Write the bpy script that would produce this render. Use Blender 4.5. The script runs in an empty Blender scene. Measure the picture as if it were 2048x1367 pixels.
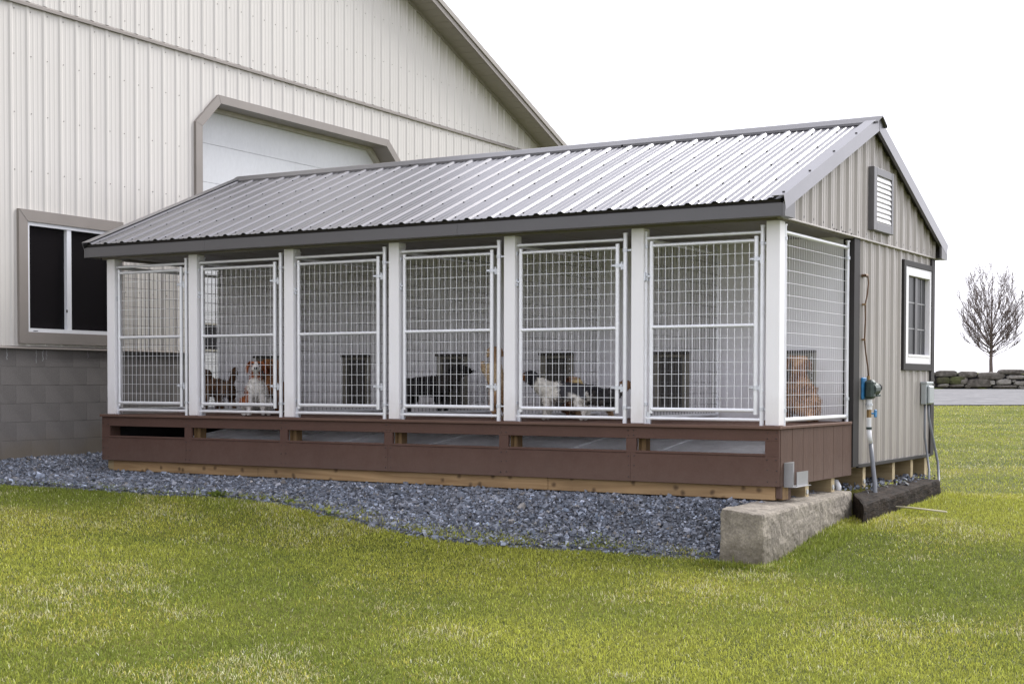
import bpy, bmesh, math, random
import numpy as np
from mathutils import Vector, Matrix, Euler
random.seed(7); rng = np.random.default_rng(7)
scene = bpy.context.scene
COL = scene.collection

# ------------------------------------------------------------------ camera
CAM = Vector((7.8009, -10.7375, 0.3319)); YAW, PITCH, ROLL = -0.5440, -0.0268, 0.0019
fw = Vector((math.sin(YAW)*math.cos(PITCH), math.cos(YAW)*math.cos(PITCH), math.sin(PITCH)))
rt = Vector((math.cos(YAW), -math.sin(YAW), 0)); up = rt.cross(fw)
rt2 = rt*math.cos(ROLL)+up*math.sin(ROLL); up2 = -rt*math.sin(ROLL)+up*math.cos(ROLL)
cd = bpy.data.cameras.new('camera'); cam = bpy.data.objects.new('camera', cd); COL.objects.link(cam)
M = Matrix((rt2, up2, -fw)).transposed().to_4x4(); M.translation = CAM
cam.matrix_world = M
cd.sensor_width = 36; cd.lens = 2922.9/2048*36; cd.shift_y = 159.9/2048
cd.clip_start = .1; cd.clip_end = 4000
scene.camera = cam

# ------------------------------------------------------------------ world, sun, exposure
SUN_DIR = Vector((.20, .73, .65)).normalized()          # direction towards the sun
w = bpy.data.worlds.new('World'); scene.world = w; w.use_nodes = True
nt = w.node_tree; nt.nodes.clear()
sky = nt.nodes.new('ShaderNodeTexSky'); sky.sky_type = 'NISHITA'; sky.sun_disc = False
sky.sun_elevation = math.asin(SUN_DIR.z); sky.sun_rotation = math.atan2(SUN_DIR.x, SUN_DIR.y)
sky.dust_density = 3.0
hs = nt.nodes.new('ShaderNodeHueSaturation'); hs.inputs['Saturation'].default_value = .25
mx = nt.nodes.new('ShaderNodeMix'); mx.data_type = 'RGBA'; mx.inputs[0].default_value = .78   # bright even cloud cover
mx.inputs[7].default_value = (9.9, 9.9, 11.0, 1)
bg = nt.nodes.new('ShaderNodeBackground'); bg.inputs['Strength'].default_value = .1
ow = nt.nodes.new('ShaderNodeOutputWorld')
nt.links.new(sky.outputs[0], hs.inputs['Color']); nt.links.new(hs.outputs[0], mx.inputs[6])
nt.links.new(mx.outputs[2], bg.inputs[0]); nt.links.new(bg.outputs[0], ow.inputs[0])
sd = bpy.data.lights.new('sun', 'SUN'); sd.energy = 2.2; sd.angle = math.radians(28); sd.color = (1, .975, .94)
so = bpy.data.objects.new('sun', sd); COL.objects.link(so)
so.rotation_euler = SUN_DIR.to_track_quat('Z', 'Y').to_euler(); so.location = (20, 20, 30)
vs = scene.view_settings; vs.view_transform = 'Standard'; vs.look = 'None'; vs.gamma = 1; vs.use_curve_mapping = False
vs.exposure = 0.92

# ------------------------------------------------------------------ materials
def nod(nt, t, **kw):
    n = nt.nodes.new(t)
    for k, v in kw.items(): setattr(n, k, v)
    return n
def pmat(name, col, rough=.6, metal=0., var=.12, scale=4., bump=0., bscale=60., spec=.5, stretch=(1,1,1), col2=None, detail=4, coat=0., fine=0., fscale=150.):
    m = bpy.data.materials.new(name); m.use_nodes = True; t = m.node_tree; b = t.nodes['Principled BSDF']
    b.inputs['Roughness'].default_value = rough; b.inputs['Metallic'].default_value = metal
    b.inputs['Specular IOR Level'].default_value = spec
    if coat: b.inputs['Coat Weight'].default_value = coat
    tc = nod(t, 'ShaderNodeTexCoord'); mp = nod(t, 'ShaderNodeMapping'); mp.inputs['Scale'].default_value = stretch
    t.links.new(tc.outputs['Object'], mp.inputs[0])
    n = nod(t, 'ShaderNodeTexNoise'); n.inputs['Scale'].default_value = scale; n.inputs['Detail'].default_value = detail; n.inputs['Roughness'].default_value = .62
    t.links.new(mp.outputs[0], n.inputs['Vector'])
    r = nod(t, 'ShaderNodeValToRGB'); r.color_ramp.elements[0].position = .3; r.color_ramp.elements[1].position = .7
    c = Vector(col); c2 = Vector(col2) if col2 else c*(1+var)
    c1 = c if col2 else c*(1-var)
    r.color_ramp.elements[0].color = (*c1, 1); r.color_ramp.elements[1].color = (*c2, 1)
    t.links.new(n.outputs[0], r.inputs[0]); out = r.outputs[0]
    if fine:
        n2 = nod(t, 'ShaderNodeTexNoise'); n2.inputs['Scale'].default_value = fscale; n2.inputs['Detail'].default_value = 3
        t.links.new(mp.outputs[0], n2.inputs['Vector'])
        mr = nod(t, 'ShaderNodeMapRange'); mr.inputs[1].default_value = .3; mr.inputs[2].default_value = .7; mr.inputs[3].default_value = 1-fine; mr.inputs[4].default_value = 1+fine
        t.links.new(n2.outputs[0], mr.inputs[0])
        mm = nod(t, 'ShaderNodeMix', data_type='RGBA', blend_type='MULTIPLY'); mm.inputs[0].default_value = 1
        t.links.new(out, mm.inputs[6]); t.links.new(mr.outputs[0], mm.inputs[7]); out = mm.outputs[2]
    t.links.new(out, b.inputs['Base Color'])
    if bump:
        n3 = nod(t, 'ShaderNodeTexNoise'); n3.inputs['Scale'].default_value = bscale; n3.inputs['Detail'].default_value = 5
        t.links.new(mp.outputs[0], n3.inputs['Vector'])
        bp = nod(t, 'ShaderNodeBump'); bp.inputs['Strength'].default_value = bump; bp.inputs['Distance'].default_value = .01
        t.links.new(n3.outputs[0], bp.inputs['Height']); t.links.new(bp.outputs[0], b.inputs['Normal'])
    return m
def attrmat(name, rough=.7, spec=.3, transl=0., noise=0., nscale=40.):
    m = bpy.data.materials.new(name); m.use_nodes = True; t = m.node_tree; b = t.nodes['Principled BSDF']
    a = nod(t, 'ShaderNodeAttribute', attribute_name='Col'); out = a.outputs[0]
    if noise:
        tc = nod(t, 'ShaderNodeTexCoord'); n = nod(t, 'ShaderNodeTexNoise'); n.inputs['Scale'].default_value = nscale; n.inputs['Detail'].default_value = 4
        t.links.new(tc.outputs['Object'], n.inputs['Vector'])
        mr = nod(t, 'ShaderNodeMapRange'); mr.inputs[1].default_value = .3; mr.inputs[2].default_value = .7; mr.inputs[3].default_value = 1-noise; mr.inputs[4].default_value = 1+noise
        t.links.new(n.outputs[0], mr.inputs[0])
        mm = nod(t, 'ShaderNodeMix', data_type='RGBA', blend_type='MULTIPLY'); mm.inputs[0].default_value = 1
        t.links.new(out, mm.inputs[6]); t.links.new(mr.outputs[0], mm.inputs[7]); out = mm.outputs[2]
    t.links.new(out, b.inputs['Base Color']); b.inputs['Roughness'].default_value = rough; b.inputs['Specular IOR Level'].default_value = spec
    if transl:
        tr = nod(t, 'ShaderNodeBsdfTranslucent'); t.links.new(out, tr.inputs[0]); ms = nod(t, 'ShaderNodeMixShader'); ms.inputs[0].default_value = transl
        o = t.nodes['Material Output']; t.links.new(b.outputs[0], ms.inputs[1]); t.links.new(tr.outputs[0], ms.inputs[2]); t.links.new(ms.outputs[0], o.inputs[0])
    return m
def barn_siding_mat():
    # beige painted steel; dirty run-off streaks below the rake (distance to the rake line in barn coordinates)
    m = pmat('barn_siding_paint', (.575,.552,.518), rough=.42, var=.035, scale=.8, stretch=(1,1,.35), spec=.4)
    t = m.node_tree; b = t.nodes['Principled BSDF']; src = b.inputs['Base Color'].links[0].from_socket
    tc = nod(t,'ShaderNodeTexCoord'); sp = nod(t,'ShaderNodeSeparateXYZ'); t.links.new(tc.outputs['Object'], sp.inputs[0])
    def mth(op, a, bb):
        n = nod(t,'ShaderNodeMath', operation=op)
        for i, v in enumerate((a, bb)):
            if isinstance(v, (int, float)): n.inputs[i].default_value = v
            else: t.links.new(v, n.inputs[i])
        return n.outputs[0]
    rake = mth('SUBTRACT', RAKE_Z0+RAKE_K*7.189, mth('MULTIPLY', sp.outputs[1], RAKE_K))
    dist = mth('SUBTRACT', rake, sp.outputs[2])
    n = nod(t,'ShaderNodeTexNoise'); n.inputs['Scale'].default_value = 1; n.inputs['Detail'].default_value = 3
    mp = nod(t,'ShaderNodeMapping'); mp.inputs['Scale'].default_value = (1, 16, .5); t.links.new(tc.outputs['Object'], mp.inputs[0]); t.links.new(mp.outputs[0], n.inputs['Vector'])
    length = mth('MULTIPLY', mth('POWER', n.outputs[0], 2.0), 1.5)
    s = nod(t,'ShaderNodeMapRange'); s.inputs[1].default_value = 0; s.inputs[2].default_value = 1; s.inputs[3].default_value = .62; s.inputs[4].default_value = 0
    t.links.new(mth('DIVIDE', dist, length), s.inputs[0])
    mm = nod(t,'ShaderNodeMix', data_type='RGBA'); mm.inputs[7].default_value = (.25,.235,.17,1)
    t.links.new(s.outputs[0], mm.inputs[0]); t.links.new(src, mm.inputs[6]); t.links.new(mm.outputs[2], b.inputs['Base Color'])
    return m
def wood_mat(name, c1, c2, axis='x', knots=True, rough=.75):
    m = bpy.data.materials.new(name); m.use_nodes = True; t = m.node_tree; b = t.nodes['Principled BSDF']; b.inputs['Roughness'].default_value = rough
    tc = nod(t,'ShaderNodeTexCoord'); mp = nod(t,'ShaderNodeMapping')
    mp.inputs['Scale'].default_value = {'x':(.7,9,9),'y':(9,.7,9),'z':(9,9,.7)}[axis]
    t.links.new(tc.outputs['Object'], mp.inputs[0])
    n = nod(t,'ShaderNodeTexNoise'); n.inputs['Scale'].default_value = 1.6; n.inputs['Detail'].default_value = 6; n.inputs['Distortion'].default_value = 1.6
    t.links.new(mp.outputs[0], n.inputs['Vector'])
    r = nod(t,'ShaderNodeValToRGB'); r.color_ramp.elements[0].position=.32; r.color_ramp.elements[1].position=.68
    r.color_ramp.elements[0].color=(*c1,1); r.color_ramp.elements[1].color=(*c2,1); t.links.new(n.outputs[0], r.inputs[0]); out = r.outputs[0]
    if knots:
        v = nod(t,'ShaderNodeTexVoronoi', voronoi_dimensions='2D'); v.inputs['Scale'].default_value = 5.5
        sx = nod(t,'ShaderNodeSeparateXYZ'); cx = nod(t,'ShaderNodeCombineXYZ'); wn = nod(t,'ShaderNodeTexNoise'); wn.inputs['Scale'].default_value = 14
        wa_ = nod(t,'ShaderNodeVectorMath', operation='MULTIPLY_ADD'); wa_.inputs[1].default_value = (.03,.03,.03)
        t.links.new(tc.outputs['Object'], wn.inputs['Vector']); t.links.new(wn.outputs['Color'], wa_.inputs[0]); t.links.new(tc.outputs['Object'], wa_.inputs[2]); t.links.new(wa_.outputs[0], sx.inputs[0])
        t.links.new(sx.outputs[0], cx.inputs[0]); t.links.new(sx.outputs[2], cx.inputs[1]); t.links.new(cx.outputs[0], v.inputs['Vector'])
        mr = nod(t,'ShaderNodeMapRange'); mr.inputs[1].default_value=.05; mr.inputs[2].default_value=.16; mr.inputs[3].default_value=.8; mr.inputs[4].default_value=0
        t.links.new(v.outputs['Distance'], mr.inputs[0])
        mm = nod(t,'ShaderNodeMix', data_type='RGBA'); mm.inputs[7].default_value=(c1[0]*.28,c1[1]*.24,c1[2]*.22,1); t.links.new(mr.outputs[0], mm.inputs[0]); t.links.new(out, mm.inputs[6]); out = mm.outputs[2]
        n4 = nod(t,'ShaderNodeTexNoise'); n4.inputs['Scale'].default_value = 1.3; n4.inputs['Detail'].default_value=3; t.links.new(tc.outputs['Object'], n4.inputs['Vector'])
        mr2 = nod(t,'ShaderNodeMapRange'); mr2.inputs[1].default_value=.3; mr2.inputs[2].default_value=.7; mr2.inputs[3].default_value=.72; mr2.inputs[4].default_value=1.15; t.links.new(n4.outputs[0], mr2.inputs[0])
        m3 = nod(t,'ShaderNodeMix', data_type='RGBA', blend_type='MULTIPLY'); m3.inputs[0].default_value=1; t.links.new(out, m3.inputs[6]); t.links.new(mr2.outputs[0], m3.inputs[7]); out=m3.outputs[2]
    t.links.new(out, b.inputs['Base Color'])
    bp = nod(t,'ShaderNodeBump'); bp.inputs['Strength'].default_value=.35; bp.inputs['Distance'].default_value=.004; t.links.new(n.outputs[0], bp.inputs['Height']); t.links.new(bp.outputs[0], b.inputs['Normal'])
    return m
RAKE_K = .3729; RAKE_Z0 = 6.009           # barn rake line: z = RAKE_Z0 - RAKE_K*(u-7.189)
MT = {}
MT['bsid'] = barn_siding_mat()
MT['btrim'] = pmat('taupe_trim_paint', (.235,.21,.19), rough=.5, var=.07, scale=2)
MT['bsoff'] = pmat('soffit_vinyl', (.30,.275,.25), rough=.55, var=.05, scale=2)
MT['door'] = pmat('overhead_door_paint', (.62,.635,.655), rough=.45, var=.04, scale=1.4, stretch=(1,1,.5), fine=.03, fscale=30)
MT['doortrim'] = pmat('door_stop_trim', (.42,.40,.34), rough=.6, var=.12, scale=4)
MT['block'] = pmat('painted_block', (.158,.147,.139), rough=.8, var=.16, scale=1.6, bump=.35, bscale=90, fine=.07, fscale=60)
t_ = MT['block'].node_tree; b_ = t_.nodes['Principled BSDF']; src_ = b_.inputs['Base Color'].links[0].from_socket
ge = nod(t_,'ShaderNodeNewGeometry'); sp_ = nod(t_,'ShaderNodeSeparateXYZ'); t_.links.new(ge.outputs['Position'], sp_.inputs[0])
nn = nod(t_,'ShaderNodeTexNoise'); nn.inputs['Scale'].default_value = 2.2; nn.inputs['Detail'].default_value = 6; t_.links.new(ge.outputs['Position'], nn.inputs['Vector'])
ad = nod(t_,'ShaderNodeMath', operation='MULTIPLY_ADD'); ad.inputs[1].default_value = -.55; t_.links.new(nn.outputs[0], ad.inputs[0]); t_.links.new(sp_.outputs[2], ad.inputs[2])
mr_ = nod(t_,'ShaderNodeMapRange'); mr_.inputs[1].default_value = -.72; mr_.inputs[2].default_value = -.42; mr_.inputs[3].default_value = .75; mr_.inputs[4].default_value = 0; t_.links.new(ad.outputs[0], mr_.inputs[0])
mm_ = nod(t_,'ShaderNodeMix', data_type='RGBA'); mm_.inputs[7].default_value = (.155,.128,.092,1); t_.links.new(mr_.outputs[0], mm_.inputs[0]); t_.links.new(src_, mm_.inputs[6]); t_.links.new(mm_.outputs[2], b_.inputs['Base Color'])
MT['mortar'] = pmat('painted_mortar', (.19,.178,.168), rough=.85, var=.1, scale=3)
MT['lime'] = pmat('lime_bloom', (.30,.30,.30), rough=.9, var=.2, scale=30)
MT['white'] = pmat('white_vinyl', (.83,.82,.84), rough=.4, var=.02, scale=2)
MT['wframe'] = pmat('white_window_frame', (.70,.71,.74), rough=.35, var=.03, scale=5)
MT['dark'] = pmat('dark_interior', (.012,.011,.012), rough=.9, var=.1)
MT['roof'] = pmat('charcoal_roof_steel', (.215,.212,.222), rough=.33, metal=.85, var=.05, scale=1.2, spec=.6, fine=.02, fscale=12)
MT['rooftrim'] = pmat('charcoal_trim_steel', (.13,.127,.132), rough=.38, metal=.3, var=.05, scale=2, spec=.5)
MT['fascia'] = pmat('charcoal_fascia', (.105,.102,.108), rough=.42, metal=.1, var=.05, scale=1.5)
MT['ksid'] = pmat('clay_siding_paint', (.375,.348,.322), rough=.38, var=.04, scale=1.5, spec=.45)
MT['ktrim'] = pmat('dark_corner_trim', (.034,.031,.031), rough=.55, spec=.2, var=.06, scale=2)
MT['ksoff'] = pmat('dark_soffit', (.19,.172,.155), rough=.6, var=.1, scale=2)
MT['kwall'] = pmat('white_run_wall', (.82,.81,.85), rough=.5, var=.03, scale=1.5)
MT['galv'] = pmat('galvanised_tube', (.80,.81,.84), rough=.36, metal=.35, var=.06, scale=7, spec=.5)
MT['wireshade'] = pmat('shaded_galv_wire', (.13,.132,.138), rough=.6, metal=.3, var=.2, scale=9)  # galvanised wire inside the runs, its shade painted in as a darker colour
MT['galv2'] = pmat('galvanised_fitting', (.62,.64,.68), rough=.4, metal=.6, var=.1, scale=15)
MT['brown'] = pmat('brown_deck_paint', (.098,.056,.044), rough=.7, spec=.2, var=.07, scale=2.2, bump=.12, bscale=40, fine=.05, fscale=90)
MT['brownside'] = pmat('brown_grooved_paint', (.100,.061,.047), rough=.72, spec=.2, var=.10, scale=2.2, stretch=(6,6,.5), bump=.45, bscale=22, fine=.08, fscale=18)
MT['deck'] = pmat('brown_deck_board', (.13,.078,.060), rough=.7, spec=.2, var=.12, scale=3, stretch=(.6,6,6))
MT['wood'] = wood_mat('treated_timber', (.24,.145,.065), (.38,.25,.125))
MT['stud'] = wood_mat('dark_ochre_stud', (.12,.07,.03), (.20,.125,.055), axis='z', knots=False)  # dark ochre wood of the studs behind the slots
MT['woodgrey'] = wood_mat('treated_joist', (.26,.19,.095), (.36,.28,.16), knots=False)
MT['woodend'] = pmat('timber_end_grain', (.42,.34,.20), rough=.8, var=.2, scale=14, fine=.1, fscale=60)
MT['pan'] = pmat('galvanised_wash_pan', (.74,.76,.79), rough=.45, metal=.0, var=.22, scale=1.6, fine=.08, fscale=20)
MT['greypvc'] = pmat('grey_conduit', (.17,.18,.20), rough=.5, var=.1, scale=6)
MT['whitepvc'] = pmat('white_pvc', (.72,.73,.75), rough=.4, var=.05, scale=6)
MT['regul'] = pmat('green_grey_cast_metal', (.042,.062,.055), rough=.5, metal=.2, var=.25, scale=25, bump=.3, bscale=120)
MT['blue'] = pmat('blue_plastic', (.02,.16,.36), rough=.5, var=.3, scale=20)
MT['brass'] = pmat('brass_fitting', (.30,.20,.09), rough=.45, metal=.7, var=.25, scale=30)
MT['copper'] = pmat('aged_copper_line', (.14,.085,.05), rough=.5, metal=.5, var=.3, scale=30)
MT['elec'] = pmat('grey_electrical_box', (.36,.39,.40), rough=.4, metal=.3, var=.06, scale=8)
MT['sheet'] = pmat('grey_sheet_metal', (.30,.30,.31), rough=.5, metal=.35, var=.08, scale=5)
MT['conc'] = pmat('rough_aggregate_concrete', (.14,.122,.100), rough=.95, var=.0, col2=(.31,.275,.225), scale=7, bump=1.0, bscale=30, fine=.22, fscale=70, detail=9)
MT['tie'] = pmat('creosote_timber', (.008,.0065,.0055), rough=.85, var=0, col2=(.044,.033,.026), scale=7, stretch=(4,.6,4), bump=.8, bscale=22, fine=.45, fscale=20, spec=.1)
MT['stone'] = pmat('field_stone', (.045,.037,.029), rough=.9, var=0, col2=(.17,.155,.135), scale=2.2, bump=.9, bscale=5, fine=.3, fscale=5, detail=8)
MT['stonelight'] = pmat('pale_field_stone', (.13,.115,.095), rough=.9, var=0, col2=(.33,.315,.29), scale=2.2, bump=.9, bscale=5, fine=.25, fscale=5, detail=8)
MT['moss'] = pmat('mossy_field_stone', (.045,.037,.028), rough=.95, var=0, col2=(.075,.085,.025), scale=1.4, bump=.9, bscale=5, fine=.35, fscale=5)
MT['bark'] = pmat('grey_bark', (.13,.10,.09), rough=.9, var=.3, scale=5)
MT['crate'] = pmat('dog_door_frame', (.20,.185,.15), rough=.55, var=.12, scale=6)
MT['flap'] = pmat('dog_door_flap', (.045,.040,.034), rough=.5, var=.35, scale=8, stretch=(6,1,.5))
MT['screw'] = pmat('screw_head', (.035,.034,.036), rough=.5, metal=.4)
MT['bscrew'] = pmat('beige_screw_head', (.30,.28,.26), rough=.5)
MT['grass'] = attrmat('grass_blade', rough=.75, spec=.10, transl=.35)
MT['grav'] = attrmat('crushed_stone', rough=.75, spec=.35, noise=.15, nscale=60)
MT['fur'] = attrmat('dog_fur', rough=.8, spec=.2, noise=.18, nscale=35)
MT['nose'] = pmat('dog_nose', (.012,.010,.010), rough=.35)
MT['tongue'] = pmat('dog_tongue', (.55,.16,.19), rough=.4)
MT['stick'] = pmat('bleached_stick', (.55,.50,.36), rough=.7, var=.1)
def grime(m, z0, z1, col, fac, scale=6., stretch=(1,1,.5)):
    """splashed dirt with ragged noise edges between heights z0 (dirty) and z1 (clean)"""
    t = m.node_tree; b = t.nodes['Principled BSDF']; src = b.inputs['Base Color'].links[0].from_socket
    g = nod(t,'ShaderNodeNewGeometry'); sp = nod(t,'ShaderNodeSeparateXYZ'); t.links.new(g.outputs['Position'], sp.inputs[0])
    mp = nod(t,'ShaderNodeMapping'); mp.inputs['Scale'].default_value = stretch; t.links.new(g.outputs['Position'], mp.inputs[0])
    n = nod(t,'ShaderNodeTexNoise'); n.inputs['Scale'].default_value = scale; n.inputs['Detail'].default_value = 8; n.inputs['Roughness'].default_value = .7; t.links.new(mp.outputs[0], n.inputs['Vector'])
    a = nod(t,'ShaderNodeMapRange'); a.inputs[1].default_value = z0; a.inputs[2].default_value = z1; a.inputs[3].default_value = .62; a.inputs[4].default_value = 0; t.links.new(sp.outputs[2], a.inputs[0])
    c = nod(t,'ShaderNodeMath', operation='ADD'); t.links.new(a.outputs[0], c.inputs[0]); t.links.new(n.outputs[0], c.inputs[1])
    r = nod(t,'ShaderNodeMapRange'); r.inputs[1].default_value = .62; r.inputs[2].default_value = 1.15; r.inputs[3].default_value = 0; r.inputs[4].default_value = fac; t.links.new(c.outputs[0], r.inputs[0])
    x = nod(t,'ShaderNodeMix', data_type='RGBA'); x.inputs[7].default_value = (*col,1); t.links.new(r.outputs[0], x.inputs[0]); t.links.new(src, x.inputs[6]); t.links.new(x.outputs[2], b.inputs['Base Color'])
grime(MT['white'], 0, .35, (.36,.29,.22), .26, 9)
grime(MT['kwall'], 0, .5, (.42,.36,.31), .28, 5)
grime(MT['brown'], -.47, -.15, (.20,.155,.125), .20, 12, (1,1,1))
grime(MT['brownside'], -.47, -.2, (.20,.155,.125), .22, 12, (1,1,1))
grime(MT['ksid'], -.4, .3, (.24,.20,.16), .28, 7)
grime(MT['conc'], -1.0, -.7, (.10,.085,.055), .8, 9, (1,1,1))
g_ = bpy.data.materials.new('window_glass'); g_.use_nodes = True; b_ = g_.node_tree.nodes['Principled BSDF']
b_.inputs['Base Color'].default_value = (.010,.009,.010,1); b_.inputs['Roughness'].default_value = .22; b_.inputs['Specular IOR Level'].default_value = .1
MT['glassdark'] = g_
g2 = bpy.data.materials.new('screened_glass'); g2.use_nodes = True; b_ = g2.node_tree.nodes['Principled BSDF']
b_.inputs['Base Color'].default_value = (.045,.046,.050,1); b_.inputs['Roughness'].default_value = .35; b_.inputs['Specular IOR Level'].default_value = .15
MT['glass'] = g2

# ------------------------------------------------------------------ mesh helpers
class MB:
    def __init__(s): s.v = []; s.f = []
    def add(s, vs, fs):
        o = len(s.v); s.v += [tuple(v) for v in vs]; s.f += [tuple(i+o for i in f) for f in fs]; return s
    def box(s, a, b):
        x0,y0,z0 = a; x1,y1,z1 = b
        return s.add([(x0,y0,z0),(x1,y0,z0),(x1,y1,z0),(x0,y1,z0),(x0,y0,z1),(x1,y0,z1),(x1,y1,z1),(x0,y1,z1)],
                     [(3,2,1,0),(4,5,6,7),(0,1,5,4),(1,2,6,5),(2,3,7,6),(3,0,4,7)])
    def bbox(s, a, b, c=.004):   # chamfered box
        bm = bmesh.new(); bmesh.ops.create_cube(bm, size=1)
        for v in bm.verts: v.co = Vector([(a[i]+b[i])/2+v.co[i]*(b[i]-a[i]) for i in range(3)])
        bmesh.ops.bevel(bm, geom=bm.edges[:], offset=c, segments=1, affect='EDGES')
        bm.verts.index_update(); s.add([v.co[:] for v in bm.verts], [[v.index for v in f.verts] for f in bm.faces]); bm.free(); return s
    def tube(s, p0, p1, r, n=8, r1=None, caps=True):
        p0 = Vector(p0); p1 = Vector(p1); r1 = r if r1 is None else r1
        d = (p1-p0).normalized(); a = Vector((0,0,1)) if abs(d.z) < .9 else Vector((1,0,0))
        e1 = d.cross(a).normalized(); e2 = d.cross(e1)
        vs = []
        for p, q in ((p0, r), (p1, r1)):
            for k in range(n):
                t = 2*math.pi*(k+.5)/n; vs.append(p+e1*q*math.cos(t)+e2*q*math.sin(t))
        fs = [(k, (k+1) % n, n+(k+1) % n, n+k) for k in range(n)]
        if caps: fs += [tuple(range(n))[::-1], tuple(range(n, 2*n))]
        return s.add(vs, fs)
    def path(s, pts, r, n=8):
        pts = [Vector(p) for p in pts]; rs = r if isinstance(r, (list, tuple)) else [r]*len(pts); rings = []
        for i, p in enumerate(pts):
            d = (pts[min(i+1, len(pts)-1)]-pts[max(i-1, 0)]).normalized(); a = Vector((0,1,0)) if abs(d.y) < .9 else Vector((1,0,0))
            e1 = d.cross(a).normalized(); e2 = d.cross(e1)
            rings.append([p+e1*rs[i]*math.cos(2*math.pi*k/n)+e2*rs[i]*math.sin(2*math.pi*k/n) for k in range(n)])
        vs = [v for q in rings for v in q]; fs = []
        for i in range(len(pts)-1):
            for k in range(n): fs.append((i*n+k, i*n+(k+1) % n, (i+1)*n+(k+1) % n, (i+1)*n+k))
        fs += [tuple(range(n))[::-1], tuple(range((len(pts)-1)*n, len(pts)*n))]
        return s.add(vs, fs)
    def prism(s, poly, fn, d0, d1):   # poly of 2-D points; fn(p, d) -> xyz
        n = len(poly); vs = [fn(p, d0) for p in poly]+[fn(p, d1) for p in poly]
        return s.add(vs, [tuple(range(n))[::-1], tuple(range(n, 2*n))]+[(k, (k+1) % n, n+(k+1) % n, n+k) for k in range(n)])
    def mesh(s, name, mat, smooth=False, fix=True):
        me = bpy.data.meshes.new(name); me.from_pydata(s.v, [], s.f); me.materials.append(mat)
        if fix:
            bm = bmesh.new(); bm.from_mesh(me); bmesh.ops.recalc_face_normals(bm, faces=bm.faces[:]); bm.to_mesh(me); bm.free()
        if smooth: me.shade_smooth()
        return me
    def build(s, name, mat, parent=None, smooth=False, off=None, label=None, fix=True):
        return link(name, s.mesh(name, mat, smooth, fix), parent, off, label)
def link(name, me, parent=None, off=None, label=None):
    o = bpy.data.objects.new(name, me); COL.objects.link(o)
    if parent is not None:
        o.parent = parent
        # part meshes are written in scene coordinates (or barn coordinates): undo the root's own offset
        if off is None: off = -Vector(parent.get('_base', (0,0,0)))
        o.location = off
    if label: o['label'] = label
    return o
def thing(name, label, cat, base=(0,0,0), rotz=0, group=None, local=False):
    o = bpy.data.objects.new(name, None); COL.objects.link(o); o.location = base; o.rotation_euler = (0,0,rotz); o.empty_display_size = .2
    o['label'] = label; o['category'] = cat
    if group: o['group'] = group
    o['_base'] = (0.,0.,0.) if local else tuple(float(v) for v in base)
    return o
def tag(o, label, cat, group=None, kind=None):
    if label: o['label'] = label
    if cat: o['category'] = cat
    if group: o['group'] = group
    if kind: o['kind'] = kind
    return o
def screws(mb, p, nrm, r=.008, h=.006): p = Vector(p); mb.tube(p, p+Vector(nrm)*h, r, 6)

PITCHR = .2286
def profile(u0, u1, cuts=(), phase=0., hmaj=.019, hmin=.004):
    pts = {}
    k0 = math.floor((u0-phase)/PITCHR)-1; k1 = math.ceil((u1-phase)/PITCHR)+1
    raw = []
    for k in range(k0, k1+1):
        c = phase+k*PITCHR
        raw += [(c-.034,0),(c-.013,hmaj),(c+.013,hmaj),(c+.034,0)]
        for f in (.36,.64):
            m = c+PITCHR*f; raw += [(m-.014,0),(m-.007,hmin),(m+.007,hmin),(m+.014,0)]
    us = [r[0] for r in raw]; hs_ = [r[1] for r in raw]
    res = [(u, h) for u, h in raw if u0 < u < u1]
    for u in [u0, u1, *cuts]:
        if u0 <= u <= u1: res.append((u, float(np.interp(u, us, hs_))))
    return sorted(set(res))
def siding(name, mat, parent, u0, u1, intervals, fn, cuts=(), phase=0., pw=.9144, hm=.019, hn=.004):
    """ribbed sheets, one object per sheet; intervals(u) -> list of (lo(u), hi(u)); fn(u, h, z) -> point"""
    k = 0; a = u0
    first = math.ceil((u0-phase+1e-6)/pw)*pw+phase
    edges = [u0]+[e for e in np.arange(first, u1, pw) if e-u0 > .02 and u1-e > .02]+[u1]
    for i in range(len(edges)-1):
        a, b = edges[i], edges[i+1]; lift = .0008*(i % 2); mb2 = MB()
        pr = profile(a, b+(.008 if i < len(edges)-2 else 0), cuts, phase, hm, hn); mb = MB()
        for (ua, ha), (ub, hb) in zip(pr[:-1], pr[1:]):
            if ub-ua < 1e-6: continue
            um = (ua+ub)/2
            for q, (lo, hi) in enumerate(intervals(um)):
                tgt = mb2 if q == 1 and min(len(intervals(p_)) for p_ in (a+.001, b-.001)) == 2 else mb
                za0, za1, zb0, zb1 = lo(ua), hi(ua), lo(ub), hi(ub)
                if za1-za0 < 1e-4 and zb1-zb0 < 1e-4: continue
                tgt.add([fn(ua,ha+lift,za0),fn(ub,hb+lift,zb0),fn(ub,hb+lift,zb1),fn(ua,ha+lift,za1)], [(0,1,2,3)])
        if mb.v: mb.build(name, mat, parent, fix=False)
        if mb2.v: mb2.build(name, mat, parent, fix=False)
        
_VN = {}
def vnoise(x, y, seed=0):
    """value noise in numpy"""
    if seed not in _VN: _VN[seed] = np.random.default_rng(seed).random((256,256))
    r = _VN[seed]; xi = np.floor(x).astype(int); yi = np.floor(y).astype(int); fx = x-xi; fy = y-yi
    fx = fx*fx*(3-2*fx); fy = fy*fy*(3-2*fy); g = lambda i, j: r[i % 256, j % 256]
    return (g(xi,yi)*(1-fx)+g(xi+1,yi)*fx)*(1-fy)+(g(xi,yi+1)*(1-fx)+g(xi+1,yi+1)*fx)*fy
def fbm(x, y, seed=0, o=4):
    s = 0; a = 1; t = 0
    for k in range(o): s = s+a*vnoise(x*2**k, y*2**k, seed+k); t += a; a *= .5
    return s/t

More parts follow.
